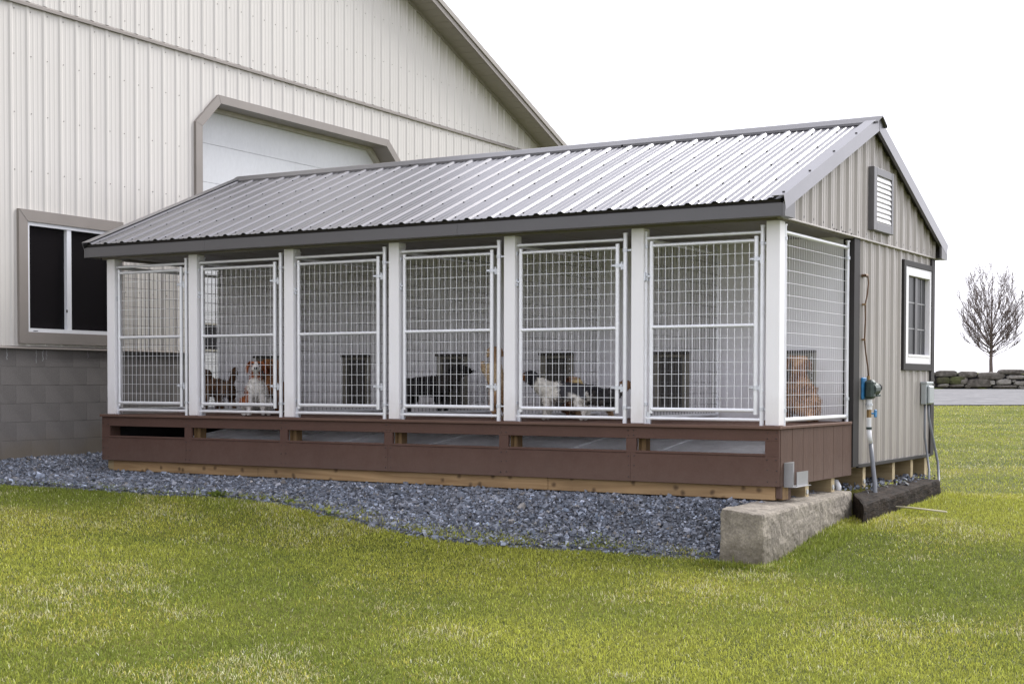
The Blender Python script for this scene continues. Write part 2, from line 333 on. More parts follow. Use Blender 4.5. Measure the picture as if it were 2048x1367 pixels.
# ------------------------------------------------------------------ terrain
FX, FY = -.5174, .8557
def terr(x, y):
    x = np.asarray(x, float); y = np.asarray(y, float)
    d = (x-CAM.x)*FX+(y-CAM.y)*FY; s = (x-CAM.x)*FY-(y-CAM.y)*FX
    z = np.interp(d, [-2000,0,7.5,10.7,11.6,12.2,14,25,50,78,83.4,83.9,90,3000], [-1.3,-1.25,-1.13,-.95,-.85,-.81,-.76,-.65,-.405,-.043,.05,.98,1.02,1.2])
    near = np.clip((30-d)/10, 0, 1)
    q = np.clip(.7-s, 0, 6); q = np.where(q < 1, q*q/2, q-.5)
    return z+.044*q*near+(fbm(x*.35+40, y*.35+40, 3, 3)-.5)*.05*np.clip((9.8-d)/2, 0, 1)
def pad(x, y): return np.interp(x, [-9,-5.2,-4.5,-3.6,4], [-.44,-.455,-.480,-.605,-.612])
BX = [-9,-5.5,-4.0,-2.822,-2.242,-1.445,-1.017,-.406,.299,1.029,1.594,2.052,2.705,3.567,3.7]
BY = [-2.9,-2.75,-2.45,-1.94,-1.62,-1.42,-1.08,-1.02,-1.28,-1.42,-1.45,-1.30,-1.0,-.80,-.78]
def yb(x): return np.interp(x, BX, BY)
def gravz(x, y):
    x = np.asarray(x, float); y = np.asarray(y, float); b = yb(x)
    t = np.clip((y-b)/(-.12-b), 0, 1); t = t*t*(3-2*t)*.5+t*.5
    tz = terr(x, y); base = tz+t*(pad(x, y)-tz)
    return np.where(y > b, base+.012, tz-.06*np.clip((b-y)*6, 0, 1)+.012)

def grid_sheet(name, xs, ys, zf, mat):
    X, Y = np.meshgrid(xs, ys); Z = zf(X, Y); nx, ny = len(xs), len(ys)
    me = bpy.data.meshes.new(name); co = np.stack([X.ravel(), Y.ravel(), Z.ravel()], 1)
    i = np.arange(nx*ny).reshape(ny, nx); f = np.stack([i[:-1,:-1].ravel(), i[:-1,1:].ravel(), i[1:,1:].ravel(), i[1:,:-1].ravel()], 1)
    me.from_pydata(co.tolist(), [], f.tolist()); me.materials.append(mat); me.shade_smooth()
    o = bpy.data.objects.new(name, me); COL.objects.link(o); o['kind'] = 'structure'; return o
def ground_mat():
    m = bpy.data.materials.new('lawn_soil_and_grass'); m.use_nodes = True; t = m.node_tree; b = t.nodes['Principled BSDF']; b.inputs['Roughness'].default_value = .9; b.inputs['Specular IOR Level'].default_value = .15
    tc = nod(t,'ShaderNodeTexCoord')
    n1 = nod(t,'ShaderNodeTexNoise'); n1.inputs['Scale'].default_value=.55; n1.inputs['Detail'].default_value=6; n1.inputs['Roughness'].default_value=.65
    n2 = nod(t,'ShaderNodeTexNoise'); n2.inputs['Scale'].default_value=9; n2.inputs['Detail'].default_value=6; n2.inputs['Roughness'].default_value=.7
    t.links.new(tc.outputs['Object'], n1.inputs['Vector']); t.links.new(tc.outputs['Object'], n2.inputs['Vector'])
    r = nod(t,'ShaderNodeValToRGB'); e = r.color_ramp.elements; e[0].position=.36; e[0].color=(.055,.07,.015,1); e[1].position=.66; e[1].color=(.15,.14,.035,1)
    k = e.new(.5); k.color=(.095,.105,.022,1); t.links.new(n1.outputs[0], r.inputs[0])
    mr = nod(t,'ShaderNodeMapRange'); mr.inputs[1].default_value=.28; mr.inputs[2].default_value=.72; mr.inputs[3].default_value=.5; mr.inputs[4].default_value=1.35; t.links.new(n2.outputs[0], mr.inputs[0])
    mm = nod(t,'ShaderNodeMix', data_type='RGBA', blend_type='MULTIPLY'); mm.inputs[0].default_value=1; t.links.new(r.outputs[0], mm.inputs[6]); t.links.new(mr.outputs[0], mm.inputs[7]); t.links.new(mm.outputs[2], b.inputs['Base Color'])
    bp = nod(t,'ShaderNodeBump'); bp.inputs['Strength'].default_value=.8; bp.inputs['Distance'].default_value=.04; t.links.new(n2.outputs[0], bp.inputs['Height']); t.links.new(bp.outputs[0], b.inputs['Normal'])
    return m
def spaced(lo, hi, n0, n1, step, far):
    mid = list(np.arange(n0, n1, step)); a = [n0-(step*1.25**k-step)/.25*1.25 for k in range(1, 60)]; c = [mid[-1]+(step*1.25**k-step)/.25*1.25 for k in range(1, 60)]
    return np.array(sorted([v for v in a if v > lo]+[lo]+mid+[v for v in c if v < hi]+[hi]))
xs = np.unique(np.concatenate([np.linspace(-3000,-100,12), np.arange(-100,-12,2.), np.arange(-12,12,.2), np.arange(12,60,2.), np.linspace(60,3000,12)]))
ys = np.unique(np.concatenate([np.linspace(-3000,-40,8), np.arange(-40,-12,2.), np.arange(-12,8,.2), np.arange(8,120,.5), np.linspace(120,3000,12)]))
grid_sheet('lawn', xs, ys, lambda x, y: terr(x, y)-.012-.6*((x > -4.4)&(x < 3.66)&(y > -.6)&(y < 4.4))-.35*np.clip((y-yb(x)-.12)*2, 0, 1)*((x < -3.4)&(x > -9.5)&(y < 12)), ground_mat())
MT['gbed'] = pmat('gravel_bed_fines', (.03,.032,.038), rough=.95, var=0, col2=(.17,.178,.20), scale=60, bump=1, bscale=45, detail=6, fine=.3, fscale=110)
grid_sheet('gravel_bed', np.arange(-9,3.67,.07), np.arange(-3.6,4.45,.07), lambda x, y: gravz(x, y)-.012, MT['gbed'])
# far gravel road, laid along the terrain between two straight edges
def atd(px, d):   # ground point on the line of sight of a column, at distance d along the view axis
    s = (px-1024)/2922.9*d; return CAM.x+FX*d+FY*s, CAM.y+FY*d-FX*s
MT['road'] = pmat('pale_gravel_road', (.085,.086,.092), rough=.95, var=0, col2=(.18,.176,.178), scale=1.1, stretch=(1,1,1), bump=.5, bscale=6, fine=.25, fscale=4, detail=8)
rows = []
for k in range(0, 41):
    f = k/40; row = []
    for j in range(0, 31):
        s = -45+j*3; d0 = 47.5+.14*s; d1 = 81.3; d = d0+(d1-d0)*f
        x = CAM.x+FX*d+FY*s; y = CAM.y+FY*d-FX*s; row.append((x, y, float(terr(x, y))+.02))
    rows.append(row)
mb = MB(); mb.v = [p for r_ in rows for p in r_]
mb.f = [(k*31+j, k*31+j+1, (k+1)*31+j+1, (k+1)*31+j) for k in range(40) for j in range(30)]
o = mb.build('gravel_road', MT['road']); o['kind'] = 'structure'

# ------------------------------------------------------------------ barn (local frame: u = y along the gable wall, x = out of the wall)
TH = .045
barn = thing('barn', 'big beige metal sided barn with taupe trim and grey block base', 'barn', (-4.5, 0, 0), TH, local=True)
def bf(u, h, z): return (h, u, z)
UL, UR = -7.0, 12.15
def rake(u): return min(RAKE_Z0-RAKE_K*(u-7.189), RAKE_Z0+RAKE_K*(7.189-2.5)-RAKE_K*max(0, 2.5-u)*1.0 if u < 2.5 else 99)
# door outline (outer edge of the casing)
DO = [(2.377,-.5),(2.377,3.46),(2.79,3.845),(6.55,3.845),(7.02,3.46),(7.02,-.5)]
DI = [(2.495,-.5),(2.495,3.42),(2.835,3.745),(6.50,3.745),(6.90,3.42),(6.90,-.5)]
WO = (-.375, .735, 1.15, 2.13)     # window casing outer u0,z0,u1,z1
ZB = .705; ZT = 4.262
def door_top(u): return float(np.interp(u, [2.377,2.79,6.55,7.02], [3.46,3.845,3.845,3.46]))
def lower_iv(u):
    if 2.377 < u < 7.02: return [(door_top, lambda q: ZT)]
    if WO[0] < u < WO[2]: return [(lambda q: ZB, lambda q: WO[1]+.02), (lambda q: WO[3]-.02, lambda q: ZT)]
    return [(lambda q: ZB, lambda q: min(ZT, rake(q)))]
siding('siding_panel', MT['bsid'], barn, UL, UR-.05, lower_iv, bf, cuts=(2.377,2.79,6.55,7.02,WO[0],WO[2]), phase=-.212, hm=.0105, hn=.002)
siding('siding_panel', MT['bsid'], barn, UL, 11.75, lambda u: [(lambda q: ZT+.03, lambda q: max(ZT+.03, rake(q)))], lambda u, h, z: (h+.012, u, z), cuts=(2.5,), phase=-.212, hm=.0105, hn=.002)
# wall core behind the sheets and the side wall
mb = MB(); mb.prism([(UL,ZB),(WO[0]+.12,ZB),(WO[0]+.12,rake(WO[0])-.05),(UL,rake(UL)-.05)], lambda p, d: (d, p[0], p[1]), -.22, -.02)
mb.prism([(WO[2]-.12,-.45),(2.45,-.45),(2.45,rake(2.5)-.05),(WO[2]-.12,rake(WO[2])-.05)], lambda p, d: (d, p[0], p[1]), -.22, -.02)
mb.prism([(WO[0]+.1,WO[3]-.12),(WO[2]-.1,WO[3]-.12),(WO[2]-.1,rake(WO[2])-.05),(WO[0]+.1,rake(WO[0])-.05)], lambda p, d: (d, p[0], p[1]), -.22, -.02)
mb.prism([(2.4,3.75),(6.9,3.75),(6.9,rake(6.9)-.05),(2.5,rake(2.5)-.05),(2.4,rake(2.4)-.05)], lambda p, d: (d, p[0], p[1]), -.22, -.02)
mb.prism([(6.9,-.45),(12.05,-.45),(12.05,rake(12.05)-.05),(6.9,rake(6.9)-.05)], lambda p, d: (d, p[0], p[1]), -.22, -.02)
mb.box((-14,12.0,-.45),(-.02,12.1,4.1))
mb.build('wall_core', MT['bsid'], barn)
mb = MB(); mb.prism([(WO[0]+.1,WO[1]+.1),(WO[2]-.1,WO[1]+.1),(WO[2]-.1,WO[3]-.1),(WO[0]+.1,WO[3]-.1)], lambda p, d: (d, p[0], p[1]), -.5, -.4); mb.build('interior_backing', MT['dark'], barn)
# trims
mb = MB(); mb.prism([(-.012,ZT-.02),(.036,ZT-.02),(.036,ZT+.012),(-.012,ZT+.045)], lambda p, d: (p[0], d, p[1]), UL, 11.72); mb.build('girt_trim', MT['btrim'], barn)
mb = MB(); mb.prism([(-.02,ZB-.012),(.045,ZB-.028),(.045,ZB-.018),(-.02,ZB+.004)], lambda p, d: (p[0], d, p[1]), UL, 2.37)
mb.build('base_flashing', MT['btrim'], barn)
mb = MB()
for (a, b, c, d_) in (((WO[0],WO[1]),(WO[0]+.12,WO[1]+.12),(WO[0]+.12,WO[3]-.12),(WO[0],WO[3])), ((WO[0],WO[3]),(WO[0]+.12,WO[3]-.12),(WO[2]-.12,WO[3]-.12),(WO[2],WO[3])),
                      ((WO[2],WO[3]),(WO[2]-.12,WO[3]-.12),(WO[2]-.12,WO[1]+.12),(WO[2],WO[1])), ((WO[2],WO[1]),(WO[2]-.12,WO[1]+.12),(WO[0]+.12,WO[1]+.12),(WO[0],WO[1]))):
    mb = MB(); mb.prism([a,b,c,d_], lambda p, q: (q, p[0], p[1]), -.04, .034 if abs(a[0]-d_[0]) < .01 else .036); mb.build('window_casing', MT['btrim'], barn)
bwin = MB(); F = .04
a0, c0, a1, c1 = WO[0]+.12, WO[1]+.12, WO[2]-.12, WO[3]-.12
bwin.box((-.05,a0,c0),(.02,a0+F*.8,c1)).box((-.05,a1-F*.8,c0),(.02,a1,c1)).box((-.049,a0+F*.8,c0),(.019,a1-F*.8,c0+F)).box((-.049,a0+F*.8,c1-F),(.019,a1-F*.8,c1))
um = .345; bwin.box((-.05,um-.035,c0+F),(.012,um+.03,c1-F))
bw = bwin.build('window', MT['wframe'], barn, label='wide two pane slider window with white frame')
MB().box((-.034,a0+F*.8,c0+F),(-.03,um-.035,c1-F)).build('pane', MT['glassdark'], bw, off=(0,0,0))
MB().box((-.024,um+.03,c0+F),(-.02,a1-F*.8,c1-F)).build('pane', MT['glassdark'], bw, off=(0,0,0))
MB().box((.012,um-.05,1.08),(.02,um-.035,1.11)).box((.018,a0+.08,c0+.01),(.022,a0+.14,c0+.016)).build('window_latch', MT['dark'], bw, off=(0,0,0))
# overhead door and casing
for i in range(5):
    a, b = DO[i], DO[i+1]; c, d_ = DI[i+1], DI[i]
    mb = MB(); mb.prism([a,b,c,d_], lambda p, q: (q, p[0], p[1]), -.30, .040+.0015*i); mb.build('door_casing', MT['btrim'], barn)
for i in range(5):   # door stop just inside the casing
    def ins(p, t): cx, cz = 4.7, 1.5; return (p[0]+(t if p[0] < cx else -t), p[1]-t*.9)
    a, b = DI[i], DI[i+1]; c, d_ = ins(b, .05), ins(a, .05)
    mb = MB(); mb.prism([a,b,c,d_], lambda p, q: (q, p[0], p[1]), -.30, -.225+.001*i); mb.build('door_stop', MT['doortrim'], barn)
dl = MB(); bd = dl.box((-.40,2.45,-.48),(-.33,6.95,3.76)).build('overhead_door', MT['doortrim'], barn)
zz = [-.47,.07,.62,1.17,1.72,2.27,2.82,3.30,3.75]
for i in range(8):
    lo, hi = zz[i]+.0012, zz[i+1]-.0012
    mb = MB(); mb.bbox((-.33,2.46,lo),(-.285,6.94,hi), .003); mb.build('door_panel', MT['door'], bd, off=(0,0,0))
    if i == 2:
        for k in range(5):
            q = 2.62+k*.86
            mb = MB(); mb.box((-.286,q,lo+.10),(-.275,q+.66,lo+.12)).box((-.286,q,hi-.12),(-.275,q+.66,hi-.10)).box((-.286,q,lo+.12),(-.275,q+.02,hi-.12)).box((-.286,q+.64,lo+.12),(-.275,q+.66,hi-.12)); mb.build('door_light_frame', MT['doortrim'], bd, off=(0,0,0))
            MB().box((-.286,q+.02,lo+.12),(-.280,q+.64,hi-.12)).build('door_light', MT['glassdark'], bd, off=(0,0,0))
# rake: soffit boards, fascia, roof
ov = .36
n_s = 62; du = (12.35-2.5)/n_s
for i in range(n_s):
    ua = 2.5+i*du+.003; ubb = 2.5+(i+1)*du-.003; za, zb_ = rake(ua)-.03, rake(ubb)-.03
    if ua < 6.0 and i % 2: continue
    if ua < 6.0: ubb = 2.5+(i+2)*du-.003; zb_ = rake(ubb)-.03
    mb = MB(); mb.add([(.0,ua,za),(ov,ua,za),(ov,ubb,zb_),(.0,ubb,zb_),(.0,ua,za+.012),(ov,ua,za+.012),(ov,ubb,zb_+.012),(.0,ubb,zb_+.012)], [(0,1,2,3),(7,6,5,4),(0,4,5,1),(1,5,6,2),(2,6,7,3),(3,7,4,0)])
    mb.build('soffit_board', MT['bsoff'], barn)
def slab(x0, x1, u0, u1, lo, hi): 
    mb = MB(); mb.add([(x0,u0,rake(u0)+lo),(x1,u0,rake(u0)+lo),(x1,u1,rake(u1)+lo),(x0,u1,rake(u1)+lo),(x0,u0,rake(u0)+hi),(x1,u0,rake(u0)+hi),(x1,u1,rake(u1)+hi),(x0,u1,rake(u1)+hi)], [(0,1,2,3),(7,6,5,4),(0,4,5,1),(1,5,6,2),(2,6,7,3),(3,7,4,0)]); return mb
slab(-.0005,.03,2.5,11.9,-.075,-.031).build('rake_channel', MT['bsoff'], barn)
slab(ov,ov+.025,2.5,12.4,-.05,.03).build('rake_fascia', MT['btrim'], barn)
slab(ov-.06,ov+.045,2.5,12.4,.034,.115).build('rake_trim', MT['bsoff'], barn)
slab(-14,ov-.005,2.5,12.42,-.014,.03).build('roof_deck', MT['btrim'], barn)
slab(-14,ov-.065,2.5,12.45,.035,.06).build('roof', MT['bsoff'], barn)
mb = MB(); mb.add([(-14,UL-1,rake(2.5)-RAKE_K*9.5*1),( .36,UL-1,rake(2.5)-RAKE_K*9.5),(.36,2.5,rake(2.5)+.06),(-14,2.5,rake(2.5)+.06)],[(0,1,2,3)]); mb.add([(-14,UL-1,rake(2.5)-RAKE_K*9.5-.08),( .36,UL-1,rake(2.5)-RAKE_K*9.5-.08),(.36,2.5,rake(2.5)-.02),(-14,2.5,rake(2.5)-.02)],[(0,1,2,3)]); mb.build('roof', MT['bsoff'], barn)
# block courses
mb = MB(); mb.box((-.21,UL,-.62),(-.0035,2.37,ZB-.02)); mb.build('mortar_core', MT['mortar'], barn)
CH = (ZB-.022+.475)/6
blk_m = MB().bbox((-.10,-.1998,-CH/2+.0026),(.0,.1998,CH/2-.0026), .0008).mesh('block', MT['block'])
for r_ in range(-1, 6):
    zc = -.475+CH*(r_+.5)
    for k in range(-11, 7):
        uc = k*.4+(.2 if r_ % 2 else 0)
        if uc+.2 > 2.37: continue
        if uc < -4.2: continue
        o = link('block', blk_m, barn, off=(random.uniform(-.0003,.0003), uc, zc))
# lime bloom streaks on the top course
for (u, wd, l0, l1) in ((-.52,.018,.56,.68),(-.12,.016,.53,.67),(-.03,.022,.55,.67),(.02,.012,.57,.67),(.62,.01,.59,.67)):
    mb = MB(); n = 7
    for i in range(n):
        q0 = l0+(l1-l0)*i/n; q1 = l0+(l1-l0)*(i+1)/n; a = random.uniform(.5,1)*wd; c = random.uniform(-.006,.006)
        mb.box((.0012,u+c-a/2,q0),(.0022,u+c+a/2,q1))
    mb.build('lime_streak', MT['lime'], barn)
# screws on the siding
mb = MB()
for z in (1.35,1.95,2.54,3.13,3.726,4.19,4.40,4.95,5.55):
    for k in range(-22, 52):
        u = -.212+PITCHR*k+.045+random.uniform(-.004,.004)
        if z > rake(u)-.12: continue
        if 2.3 < u < 7.1 and z < 3.95: continue
        if WO[0]-.05 < u < WO[2]+.05 and z < WO[3]+.05: continue
        screws(mb, (.012 if z > ZT else 0, u, z+random.uniform(-.008,.008)), (1,0,0), .0065, .006)
mb.build('screw_heads', MT['bscrew'], barn)['kind'] = 'stuff'

# ------------------------------------------------------------------ dog kennel
S = 1.22; XR = 3.74; XL = -3.61; YW = 1.70; YE = 4.29; H = 1.589
KB = (0.0, 2.0, -.6)
ken = thing('dog_kennel', 'long dog kennel with six wire runs, white posts and charcoal metal roof', 'kennel', KB)
XP = [-2*S-1.1316, -2*S, -S, 0, S, 2*S, 2*S+1.165]     # left edges of posts
for x in XP:
    MB().bbox((x,0,0.003),(x+.112,.112,H), .004).build('post', MT['white'], ken)
# deck: planks, lip, rim boards
MB().bbox((XL+.01,-.006,-.032),(XR-.01,.132,0), .003).build('deck_plank', MT['deck'], ken)
slat_m = MB().bbox((XL+.01,0,-.030),(XR-.01,.024,0), .003).mesh('floor_slat', MT['deck'])
for k in range(25): link('floor_slat', slat_m, ken, off=Vector((0,.150+k*.0595,-.0005*(k % 3)))-Vector(KB))
MB().bbox((XL+.01,1.64,-.032),(XR-.01,YW,0), .003).build('deck_plank', MT['deck'], ken)
MB().bbox((XL-.015,-.062,-.024),(XR+.014,-.007,.002), .004).build('deck_lip', MT['deck'], ken)
MB().bbox((XR-.008,-.005,-.0235),(XR+.013,YW-.02,.0015), .004).build('deck_lip', MT['deck'], ken)
yf0, yf1 = -.04, -.012
MB().bbox((XL,yf0,-.117),(XR-.004,yf1,-.0245), .002).build('rim_board', MT['brown'], ken)
seam = [XL, -2.44, 0.02, 2.46, XR-.004]
for a, b in zip(seam[:-1], seam[1:]):
    MB().bbox((a+.0008,yf0-.001,-.467),(b-.0008,yf1,-.236), .0015).build('rim_board', MT['brown'], ken)
SEP = [(XL,-3.502)]+[(x-.02,x+.072) for x in XP[1:6]]+[(3.622,XR-.004)]
for a, b in SEP:
    MB().bbox((a,yf0-.0005,-.2355),(b,yf1,-.1175), .0015).build('rim_block', MT['brown'], ken)
for (a, b), (c, d_) in zip(SEP[:-1], SEP[1:]):
    MB().bbox((b,yf0-.006,-.2345),(c,yf1,-.215), .003).build('slot_sill', MT['brown'], ken)
nl = MB()
for a, b in SEP:
    for z in (-.05,-.095,-.26,-.34,-.43):
        for q in (a+.02, b-.02): nl.tube((q+random.uniform(-.008,.008),-.0405,z+random.uniform(-.008,.008)),(q,-.0425,z),.0045,6)
nl.build('nail_heads', MT['screw'], ken)['kind'] = 'stuff'
for a, b in SEP[1:6]:
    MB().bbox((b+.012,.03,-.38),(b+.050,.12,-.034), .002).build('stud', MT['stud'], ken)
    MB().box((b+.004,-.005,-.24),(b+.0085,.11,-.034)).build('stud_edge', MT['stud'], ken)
MB().bbox((XL+.06,.0,-.38),(XL+.10,.12,-.034), .002).build('stud', MT['brown'], ken)
# sloping wash pans under the deck, seen through the slots
pe = [-2.60,-1.35,-.62,.35,1.05,1.80,2.62,3.60]
for a, b in zip(pe[:-1], pe[1:]):
    mb = MB(); mb.add([(a,.02,-.245),(b-.012,.02,-.245),(b-.012,YW-.05,-.05),(a,YW-.05,-.05),(a,.02,-.249),(b-.012,.02,-.249),(b-.012,YW-.05,-.054),(a,YW-.05,-.054)], [(0,1,2,3),(7,6,5,4),(0,4,5,1),(1,5,6,2),(2,6,7,3),(3,7,4,0)])
    for q in (a+.001,):
        mb.add([(q,.02,-.245),(q+.012,.02,-.245),(q+.012,YW-.05,-.05),(q,YW-.05,-.05),(q,.02,-.233),(q+.012,.02,-.233),(q+.012,YW-.05,-.038),(q,YW-.05,-.038)], [(0,1,2,3),(7,6,5,4),(0,4,5,1),(1,5,6,2),(2,6,7,3),(3,7,4,0)])
    mb.build('wash_pan', MT['pan'], ken)
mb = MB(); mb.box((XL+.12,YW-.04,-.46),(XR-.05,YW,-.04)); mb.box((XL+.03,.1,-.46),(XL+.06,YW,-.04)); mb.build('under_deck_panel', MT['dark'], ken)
# side skirts: grooved brown sheets
for a, b in ((-.011,.235),(.238,.48),(.483,.725),(.728,.97),(.973,1.215),(1.218,1.46),(1.463,1.70)):
    MB().bbox((XR-.028,a,-.467),(XR+(.0015 if a > 0 else .0),b,-.0245), .002).build('skirt_board', MT['brownside'], ken)
MB().bbox((XL+.002,-.011,-.467),(XL+.03,YW,-.0245), .002).build('skirt_board', MT['brown'], ken)
# skids and runners
zs0, zs1 = -.575, -.468
for a, b in ((XL+.12,-1.55),(-1.547,1.66),(1.663,XR-.05)):
    MB().bbox((a,.0,zs0),(b,.14,zs1), .004).build('skid_timber', MT['wood'], ken)
MB().bbox((XL+.03,.012,zs0+.006),(XL+.117,.13,zs1), .004).build('skid_end', MT['woodgrey'], ken)
MB().bbox((XR-.048,.01,zs0+.012),(XR-.006,.05,zs1), .003).build('skid_end', MT['brown'], ken)
MB().bbox((XR-.048,.053,zs0),(XR-.004,.17,zs1), .003).build('skid_end', MT['wood'], ken)
MB().bbox((XR-.16,.19,-.60),(XR-.03,.30,zs1), .003).build('skid_end', MT['brown'], ken)
for y, ztop, zb_ in ((.612,-.469,-.60),(1.25,-.469,-.60),(2.10,-.41,-.60),(3.0,-.41,-.605),(3.61,-.41,-.61),(4.10,-.41,-.61)):
    MB().bbox((XL+.1,y-.02,zb_),(XR-.022,y+.06,ztop), .003).build('runner', MT['woodgrey'], ken)
    MB().bbox((XR-.0215,y-.02,zb_),(XR-.018,y+.06,ztop), .001).build('runner_end', MT['woodend'], ken)
for y in (.612,1.25,2.10): MB().tube((XR-.017,y+.015,-.545),(XR-.010,y+.015,-.545),.022,10).build('bolt_plate', MT['galv2'], ken)
MB().bbox((XL+.1,YW,-.41),(XR-.012,YE-.02,-.392), .002).build('shed_sill', MT['woodgrey'], ken)
MB().bbox((XL+.1,YE-.1,-.60),(XR-.03,YE-.05,-.42), .002).build('runner', MT['woodgrey'], ken)
# sheet metal scupper at the corner
mb = MB(); mb.box((XR+.002,.055,-.475),(XR+.006,.27,-.285)); mb.box((XR+.006,.055,-.475),(XR+.075,.059,-.285)); mb.box((XR+.0055,.060,-.475),(XR+.10,.40,-.471)); mb.box((XR+.07,.15,-.4705),(XR+.074,.40,-.36)); mb.box((XR+.075,.052,-.290),(XR+.079,.062,-.285))
mb.build('corner_scupper', MT['sheet'], ken)
# rear wall of the runs, with dog doors
DD = [-3.05+k*S for k in range(6)]
wl = MB()
edges = [XL+.02]
for x in DD: edges += [x, x+.35]
edges.append(XR-.086)
for i in range(0, len(edges), 2): wl.box((edges[i],YW,0.001),(edges[i+1],YW+.06,H+.03))
for x in DD: wl.box((x,YW+.0005,.60),(x+.35,YW+.06,H+.03)).box((x,YW+.0005,.001),(x+.35,YW+.06,.09))
wl.build('run_wall', MT['kwall'], ken)
fr = MB(); fr.bbox((-.0,-.02,.07),(.06,.05,.62), .006).bbox((.30,-.02,.07),(.365,.05,.62), .006).bbox((.0605,-.019,.57),(.2995,.05,.62), .006).bbox((.0605,-.019,.07),(.2995,.05,.10), .006)
fr_m = fr.mesh('dog_door', MT['crate'])
fl_m = MB().bbox((.064,.02,.105),(.119,.03,.565), .003).mesh('flap_strip', MT['flap'])
bo = MB()
for z in np.arange(.11,.6,.045): bo.tube((.332,-.019,z),(.332,-.025,z),.006,6)
bo_m = bo.mesh('bolt_row', MT['galv2'])
lip = MB().bbox((-.012,-.05,.60),(.377,-.0205,.625), .008).mesh('door_hood', MT['flap'])
for x in DD:
    d = link('dog_door', fr_m, ken, off=Vector((x,YW,0))-Vector(KB))
    [link('flap_strip', fl_m, d, off=(k*.059,.003*(k % 2),0)) for k in range(4)]; link('bolt_row', bo_m, d, off=(0,0,0))['kind'] = 'stuff'; link('hood', lip, d, off=(0,0,0))
# shed behind: side walls, corner trims, rear wall
SX = XR-.012
def sw(u, h, z): return (SX+h, u, z)
ZWB, ZWT = -.385, 1.60
WIN = (3.19,.46,4.22,1.52)
def side_iv(u):
    if WIN[0] < u < WIN[2]: return [(lambda q: ZWB, lambda q: WIN[1]+.02), (lambda q: WIN[3]-.02, lambda q: ZWT)]
    return [(lambda q: ZWB, lambda q: ZWT)]
siding('siding_panel', MT['ksid'], ken, YW+.16, YE-.1, side_iv, sw, cuts=(WIN[0],WIN[2]), phase=1.98)
mb = MB(); mb.box((XL+.02,YE-.02,-.38),(SX-.02,YE,1.62)); mb.box((SX-.06,YW+.06,-.38),(SX-.003,WIN[0]+.06,1.62)); mb.box((SX-.06,WIN[2]-.06,-.38),(SX-.003,YE-.02,1.62)); mb.box((SX-.059,WIN[0]+.06,-.38),(SX-.003,WIN[2]-.06,WIN[1]+.06)); mb.box((SX-.059,WIN[0]+.06,WIN[3]-.06),(SX-.003,WIN[2]-.06,1.62)); mb.box((XL+.02,YW+.06,-.38),(XL+.06,YE-.02,1.62))
mb.build('shed_wall_core', MT['ksid'], ken)
MB().box((XL+.1,YW+.1,1.58),(SX-.07,YE-.05,1.6)).build('shed_ceiling', MT['dark'], ken)
MB().bbox((XR-.085,YW-.004,.004),(XR-.0305,YW+.05,H), .002).build('corner_trim', MT['ktrim'], ken)
MB().bbox((XR-.03,YW+.002,-.40),(XR+.014,YW+.16,1.603), .003).build('corner_trim', MT['ktrim'], ken)
MB().bbox((XR-.031,YE-.11,-.40),(XR+.014,YE+.01,1.603), .003).build('corner_trim', MT['ktrim'], ken)
MB().bbox((XR-.03,YW+.161,-.412),(XR+.013,YE-.111,ZWB+.006), .002).build('base_trim', MT['ktrim'], ken)
MB().bbox((XL,YW+.01,-.40),(XL+.03,YW+.16,1.603), .003).build('corner_trim', MT['ktrim'], ken)
# window in the side wall
for a, b in (((WIN[0],WIN[1]),(WIN[0]+.07,WIN[3])), ((WIN[2]-.05,WIN[1]),(WIN[2],WIN[3]))): MB().bbox((SX-.02,a[0],a[1]),(SX+.032,b[0],b[1]), .002).build('window_casing', MT['ktrim'], ken)
MB().bbox((SX-.02,WIN[0]+.0705,WIN[1]),(SX+.031,WIN[2]-.0505,WIN[1]+.065), .002).build('window_casing', MT['ktrim'], ken); MB().bbox((SX-.02,WIN[0]+.0705,WIN[3]-.055),(SX+.031,WIN[2]-.0505,WIN[3]), .002).build('window_casing', MT['ktrim'], ken)
wa, wb, wc, wd = WIN[0]+.071, WIN[1]+.066, WIN[2]-.051, WIN[3]-.056
mb = MB(); f = .105; fz = .085
mb.bbox((SX-.05,wa,wb),(SX+.024,wa+f,wd), .003).bbox((SX-.05,wc-.05,wb),(SX+.024,wc,wd), .003).bbox((SX-.05,wa+f,wb),(SX+.023,wc-.05,wb+fz), .003).bbox((SX-.05,wa+f,wd-fz),(SX+.023,wc-.05,wd), .003)
kw = mb.build('window', MT['white'], ken, label='white framed slider window with grilles')
MB().bbox((SX-.049,wa+f,wb+fz-.018),(SX+.028,wc-.05,wb+fz+.004), .002).build('sill', MT['white'], kw, off=(0,0,0))
ga, gb, gc, gd = wa+f, wb+fz+.004, wc-.05, wd-fz; gm = (ga+gc)/2+.0
MB().box((SX-.02,ga,gb),(SX-.016,gm,gd)).build('pane', MT['glass'], kw, off=(0,0,0)); MB().box((SX-.03,gm,gb),(SX-.026,gc,gd)).build('pane', MT['glass'], kw, off=(0,0,0))
MB().bbox((SX-.024,gm-.05,gb),(SX-.004,gm+.03,gd), .002).build('meeting_stile', MT['fascia'], kw, off=(0,0,0))
for k in (1, 2):
    z = gb+(gd-gb)*k/3
    MB().box((SX-.0155,ga,z-.006),(SX-.010,gm-.05,z+.006)).build('grille_bar', MT['sheet'], kw, off=(0,0,0)); MB().box((SX-.0255,gm+.03,z-.006),(SX-.020,gc,z+.006)).build('grille_bar', MT['sheet'], kw, off=(0,0,0))
for y in ((gm+gc)/2+.03,): MB().box((SX-.0252,y-.006,gb),(SX-.0205,y+.006,gd)).build('grille_bar', MT['sheet'], kw, off=(0,0,0))
